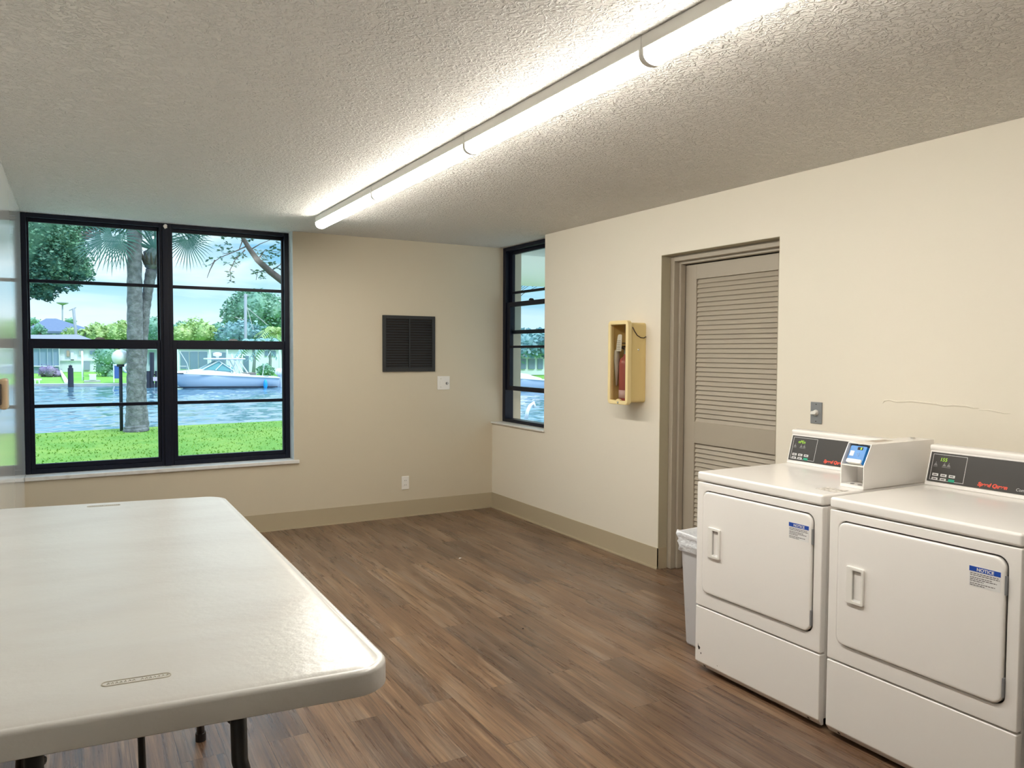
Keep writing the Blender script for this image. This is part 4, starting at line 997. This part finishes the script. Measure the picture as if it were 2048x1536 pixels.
shrub('agave_plant', 'spiky green plants on the bank behind the boat\'s stern', [(531, 738, .5), (525, 742, .45), (538, 743, .45)], 63.5, M_leaf_far, 240, .30, 'plant', seed=23, tr=.06, zb=-.9)
# distant tree line seen through window_2 and beyond the sides
shrub('far_tree', 'hazy green trees seen through the narrow side window', [(1030, 686, 1.0), (1050, 682, 1.1), (1075, 685, 1.1), (1100, 680, 1.2), (1062, 692, 1.0), (1090, 697, 1.0), (1035, 698, 1.0)], 56, M_leaf_bl, 45, .6, 'tree', seed=24, tr=.3)
shrub('near_tree', 'green treetop hanging below the balcony outside the side window', [(1035, 560, .22), (1052, 556, .20), (1066, 560, .18), (1080, 556, .22), (1098, 560, .24)], 19, M_leaf_far, 1200, .12, 'tree', seed=25, tr=.03, bx=-3.2)

# --- far bank: poles and small things
def pole(px, y0_, y1_, Y, r, lab, lean=0, name='utility_pole', arm=None, m=M_pole):
    a = at(px+lean, y0_, Y); b = at(px, y1_, Y); t = thing(name, (b.x, Y, -.5), lab, name.replace('_', ' '))
    obj('pole_shaft', tube(BM(), [(b.x, Y, -.5), b, a], r, 8), m, t, smooth=True)
    return t, a
t, a = pole(491, 588, 680, 84, .16, 'grey utility pole with guy wires before the large dark tree', 0)
bm = BM()
for (x0, y0_, x1, y1_) in ((493, 612, 507, 660), (493, 614, 535, 650), (491, 642, 470, 634)): tube(bm, [at(x0, y0_, 84), at(x1, y1_, 84)], .035, 5)
obj('guy_wire', bm, M_conc, t); bm = BM(); tube(bm, [at(487, 592, 84), at(497, 592, 84)], .06, 5); obj('cross_arm', bm, M_pole, t)
t, a = pole(152, 617, 672, 91, .14, 'leaning wooden power pole in front of the slate roof', -5)
bm = BM(); tube(bm, [at(138, 621, 91), at(152, 615, 91)], .05, 5); obj('cross_arm', bm, M_pole, t)
t, a = pole(125, 606, 650, 120, .09, 'thin distant mast with a flat round top above the slate roof', 0, 'mast')
obj('mast_top', lathe(BM(), a, [(.1, -.3), (.7, -.05), (.72, .05), (.2, .1)], 12), M_pole, t)
t, a = pole(166, 702, 765, 66.5, .07, 'thin white flagpole on the far lawn', -2, 'flagpole', m=M_hwhite)
a = at(141, 736, 61.0); b = at(141, 780, 61.0)
pi = thing('mooring_pile', (a.x, 61, -2), 'black wooden mooring pile standing in the canal before the path', 'piling')
obj('pile_shaft', tube(BM(), [(a.x, 61, -2), (a.x, 61, a.z)], [.19, .17], 10), M_pile, pi); obj('pile_cap', lathe(BM(), (a.x, 61, a.z), [(.12, 0), (.10, .1), (.14, .14), (.02, .22)], 10), M_pile, pi)
def simple(name, lab, cat, parts, Y):
    q = at(parts[0][1], parts[0][4], Y); t = thing(name, (q.x, Y, q.z), lab, cat)
    for pn, x0, y0_, x1, y1_, dep, m_ in parts:
        bm = BM(); hbox(bm, (x0, y0_), (x1, y1_), Y, dep); obj(pn, bm, m_, t, bevel=.01)
    return t
simple('garden_bench', 'small white bench on the far seawall at the left', 'bench', [('seat', 67, 758, 83, 760.5, .5, M_hwhite), ('leg', 69, 760.5, 71.5, 767, .4, M_hwhite), ('leg', 77, 760.5, 79.5, 767, .4, M_hwhite)], 64.5)
simple('dock_box', 'white dock box on the far lawn near the seawall', 'dock box', [('box_body', 179, 750.5, 192.5, 760, .8, M_hwhite), ('box_lid', 178, 749, 193.5, 750.6, .9, M_hwhite), ('step_slab', 168, 761.5, 201, 766, 1.2, M_conc)], 64.0)
simple('blue_bin', 'dark blue covered crate at the dock left of the palm trunk', 'crate', [('crate_body', 229, 731, 243, 757, .9, M_tblue), ('crate_post', 226.5, 728, 229, 765, .3, M_hwhite), ('crate_lid', 227, 729, 245, 731.5, 1.0, M_hwhite)], 62.5)
lr = thing('life_ring', at(256, 737, 60.8), 'white life ring hanging on the dock beside the palm trunk', 'life ring')
bm = BM(); c_ = at(256, 737, 60.8); tube(bm, [c_+Vector((.26*math.cos(k*PI/9), 0, .26*math.sin(k*PI/9))) for k in range(19)], .08, 8); obj('ring_float', bm, M_hwhite, lr, smooth=True)
bm = BM(); tube(bm, [c_+Vector((0, .05, .3)), c_+Vector((0, .05, -1.9))], .05, 6); obj('ring_post', bm, M_pile, lr)
# boat lift / dock right of the trunk
dk = thing('boat_dock', at(305, 770, 59), 'dark wooden boat dock with piles just right of the palm trunk', 'dock')
bm = BM(); hbox(bm, (292, 748), (345, 751), 58.5, 2.0); obj('deck', bm, M_wood, dk)
for x, yt in ((296, 742), (304, 705), (314, 742), (330, 740)):
    bm = BM(); tube(bm, [at(x, 778, 58.4), at(x, yt, 58.4)], .14, 8); obj('pile', bm, M_pile, dk)
bm = BM(); hbox(bm, (306, 754), (320, 762), 58.2, .8); obj('deck_box', bm, mat('faded_pink', (.62, .50, .56), .7), dk)
wd_ = thing('wooden_dock', at(505, 752, 60.5), 'low wooden dock behind the motor boat\'s cockpit', 'dock')
bm = BM(); hbox(bm, (487, 745.5), (512, 752), 59.5, 1.5); obj('deck', bm, M_wood, wd_)

# --- motor boat
def make_boat(name, lab, x0, x1, Yb, zw, sc_=1.0, full=True):
    Lh = x1-x0; t = thing(name, ((x0+x1)/2, Yb, zw), lab, 'boat'); bm = BM(); secs = []
    for k in range(15):
        s = k/14                                   # 0 bow .. 1 stern
        hb = 1.15*sc_*min(1, (s*2.4)**.55+.02); zs = zw+(1.04-.40*s)*sc_; zk = zw-(.05+.3*min(1, s*3))*sc_+ (.55*(1-min(1, s*4)))*sc_
        x = x0+Lh*s; xr_ = x + (0 if s > .3 else 0)
        rake = .55*sc_*(1-min(1, s*5))
        prof = [(0, zk, rake), (.55*hb, zk+.16*sc_, rake*.8), (.92*hb, zk+(zs-zk)*.40, rake*.5), (1.0*hb, zs-.12*sc_, rake*.1), (1.02*hb, zs, 0), (.8*hb, zs+.06*sc_, 0), (0, zs+.10*sc_, 0)]
        sec_ = [(x+r_, Yb-y_, z_) for y_, z_, r_ in prof]+[(x+r_, Yb+y_, z_) for y_, z_, r_ in prof[-2:0:-1]]
        secs.append(sec_)
    loft(bm, secs); hull = obj('hull', bm, M_hullb, t, smooth=True)
    X = lambda s: x0+Lh*s
    Z = lambda h: zw+h*sc_
    W_ = sc_
    bm = BM()                                     # gunwale and raised foredeck
    loft(bm, [[(X(s), Yb-hb, Z(z0_)), (X(s), Yb-hb*.8, Z(z1_)), (X(s), Yb+hb*.8, Z(z1_)), (X(s), Yb+hb, Z(z0_))] for s, hb, z0_, z1_ in ((.03, .1*W_, 1.03, 1.07), (.15, .75*W_, 1.0, 1.14), (.30, .95*W_, .94, 1.26), (.40, 1.0*W_, .90, 1.30), (.52, 1.0*W_, .86, 1.22), (.62, 1.0*W_, .82, 1.05), (.74, 1.02*W_, .77, .90))])
    obj('foredeck', bm, M_hull, t, smooth=False)
    bm = BM(); tube(bm, [(X(.0), Yb-.0, Z(1.06)), (X(.12), Yb-.8*W_, Z(1.0)), (X(.3), Yb-1.1*W_, Z(.93)), (X(.6), Yb-1.19*W_, Z(.81)), (X(1), Yb-1.19*W_, Z(.64))], .05*W_, 6); obj('rub_rail', bm, M_hull, t, smooth=True)
    if full:
        bm = BM(); prism(bm, [(X(.34), Yb-.85, Z(1.27)), (X(.60), Yb-.95, Z(1.12)), (X(.585), Yb-.9, Z(1.40)), (X(.47), Yb-.8, Z(1.80))], (0, 1.7, 0)); obj('windshield', bm, mat('tinted_glass', (.16, .40, .42), .15), t)
        bm = BM()
        for pp in ([(X(.335), Yb-.9, Z(1.28)), (X(.47), Yb-.85, Z(1.83)), (X(.60), Yb-.97, Z(1.14))], [(X(.44), Yb-.93, Z(1.22)), (X(.50), Yb-.9, Z(1.68))], [(X(.335), Yb+.9, Z(1.28)), (X(.47), Yb+.85, Z(1.83)), (X(.60), Yb+.97, Z(1.14))]): tube(bm, pp, .035, 6)
        obj('windshield_frame', bm, M_hull, t)
        bm = BM(); box(bm, X(.37), X(.70), Yb-1.0, Yb+1.0, Z(1.92), Z(2.02)); obj('hardtop', bm, M_hull, t, bevel=.05)
        bm = BM()
        for s0, s1 in ((.58, .55), (.66, .60), (.72, .64), (.62, .66)):
            for y_ in (-.9, .9): tube(bm, [(X(s0), Yb+y_, Z(1.0)), (X(s1), Yb+y_, Z(1.92))], .04, 6)
        obj('hardtop_legs', bm, M_hull, t)
        bm = BM(); lathe(bm, (X(.475), Yb, Z(2.02)), [(.1, 0), (.1, .12), (.28, .16), (.30, .34), (.1, .40)], 14); obj('radar_dome', bm, M_hull, t, smooth=True)
        bm = BM()
        for a, b in ((.64, .67), (.68, .69), (.60, .59)): tube(bm, [(X(a), Yb-.4, Z(2.02)), (X(b), Yb-.4, Z(2.32))], .03, 5)
        obj('rod_holders', bm, M_hull, t)
        bm = BM(); tube(bm, [(X(.22), Yb-.9, Z(1.05)), (X(.20), Yb-.95, Z(1.7)), (X(.14), Yb-1, Z(2.5))], .025, 5); tube(bm, [(X(.85), Yb-.9, Z(.8)), (X(.87), Yb-1.0, Z(1.8)), (X(.92), Yb-1.1, Z(2.5))], .025, 5); obj('outrigger_poles', bm, M_hull, t)
        bm = BM(); tube(bm, [(X(0), Yb-.05, Z(1.5)), (X(.2), Yb-.85, Z(1.48)), (X(.2), Yb-.85, Z(1.02))], .02, 5); tube(bm, [(X(0), Yb-.05, Z(1.5)), (X(.02), Yb-.1, Z(1.05))], .02, 5); obj('bow_rail', bm, M_chrome, t)
        for y_ in (-.35, .35):
            bm = BM(); secs = []
            for k, (s, zc_, hh) in enumerate(((1.005, 1.0, .12), (1.02, 1.03, .24), (1.045, 1.0, .30), (1.07, .9, .30), (1.085, .82, .20))): secs.append([(X(s), Yb+y_+.24*math.cos(q), Z(zc_)+hh*math.sin(q)) for q in [2*PI*i/12 for i in range(12)]])
            loft(bm, secs); mo = obj('outboard_motor', bm, M_hull, t, smooth=True); obj('motor_leg', box(BM(), X(1.03), X(1.07), Yb+y_-.1, Yb+y_+.1, Z(-.3), Z(1.0)), M_hullb, mo)
        bm = BM(); box(bm, X(.12), X(.17), Yb-1.03, Yb-.90, Z(.98), Z(1.04)); box(bm, X(.86), X(.90), Yb-1.1, Yb-1.0, Z(.72), Z(.77)); obj('deck_hatch', bm, M_pile, t)
        obj('bottom_stripe', prism(BM(), [(X(.10), Yb-1.0*.95, Z(.05)), (X(.98), Yb-1.165, Z(.0)), (X(.98), Yb-1.165, Z(.05)), (X(.12), Yb-1.0, Z(.13))], (0, .03, 0)), M_pile, t)
    return t
bx0 = at(322, 752, 56).x; bx1 = at(552, 770, 56).x
boat = make_boat('motor_boat', 'white motor boat with hardtop and radar moored across the canal', bx0, bx1, 56, -1.05)
fd = at(531, 769, 54.6); tag(obj('boat_fender', blob(BM(), (fd.x, 54.62, fd.z), (.14, .14, .36), 3, 0), M_fender, smooth=True), 'bright blue fender hanging at the motor boat\'s stern', 'fender')
c_ = at(1062, 745, 44); make_boat('white_boat', 'white boat on the canal seen through the narrow side window', c_.x-3.2, c_.x+1.6, 44, -1.05, .9, False)
# pale railing curve by the water outside the side window
rl = thing('dock_ladder', at(1056, 836, 24), 'white curved handrail at the water outside the side window', 'handrail')
bm = BM(); tube(bm, [at(1052, 838, 24), at(1055, 822, 24), at(1060, 812, 24), at(1067, 806, 24), at(1069, 815, 24)], .07, 8); obj('rail_tube', bm, M_hull, rl, smooth=True)
# house behind the trees of window_2
h5 = thing('house', (at(1065, 700, 60).x, 62, -.5), 'pale house beyond the canal seen through the narrow side window', 'house')
a = at(1020, 712, 60); b = at(1120, 712, 60); obj('house_wall', box(BM(), a.x, b.x, 60, 68, -.6, a.z), M_hwhite, h5)
obj('roof', box(BM(), a.x-.5, b.x+.5, 59.4, 69, a.z, a.z+.4), M_roofb, h5)
for x0, x1 in ((1040, 1052), (1058, 1070), (1076, 1086)):
    bm = BM(); hbox(bm, (x0, 718), (x1, 738), 59.9, .1); obj('window', bm, M_hglass, h5)
# backing tree belt along the horizon
shrub('tree_belt', 'low distant belt of trees closing the horizon behind the houses', [(x, 684+3*math.sin(x*.7), 2.2) for x in range(-40, 1180, 20)], 150, M_leaf_far, 20, .8, 'trees', seed=30, tr=.3)
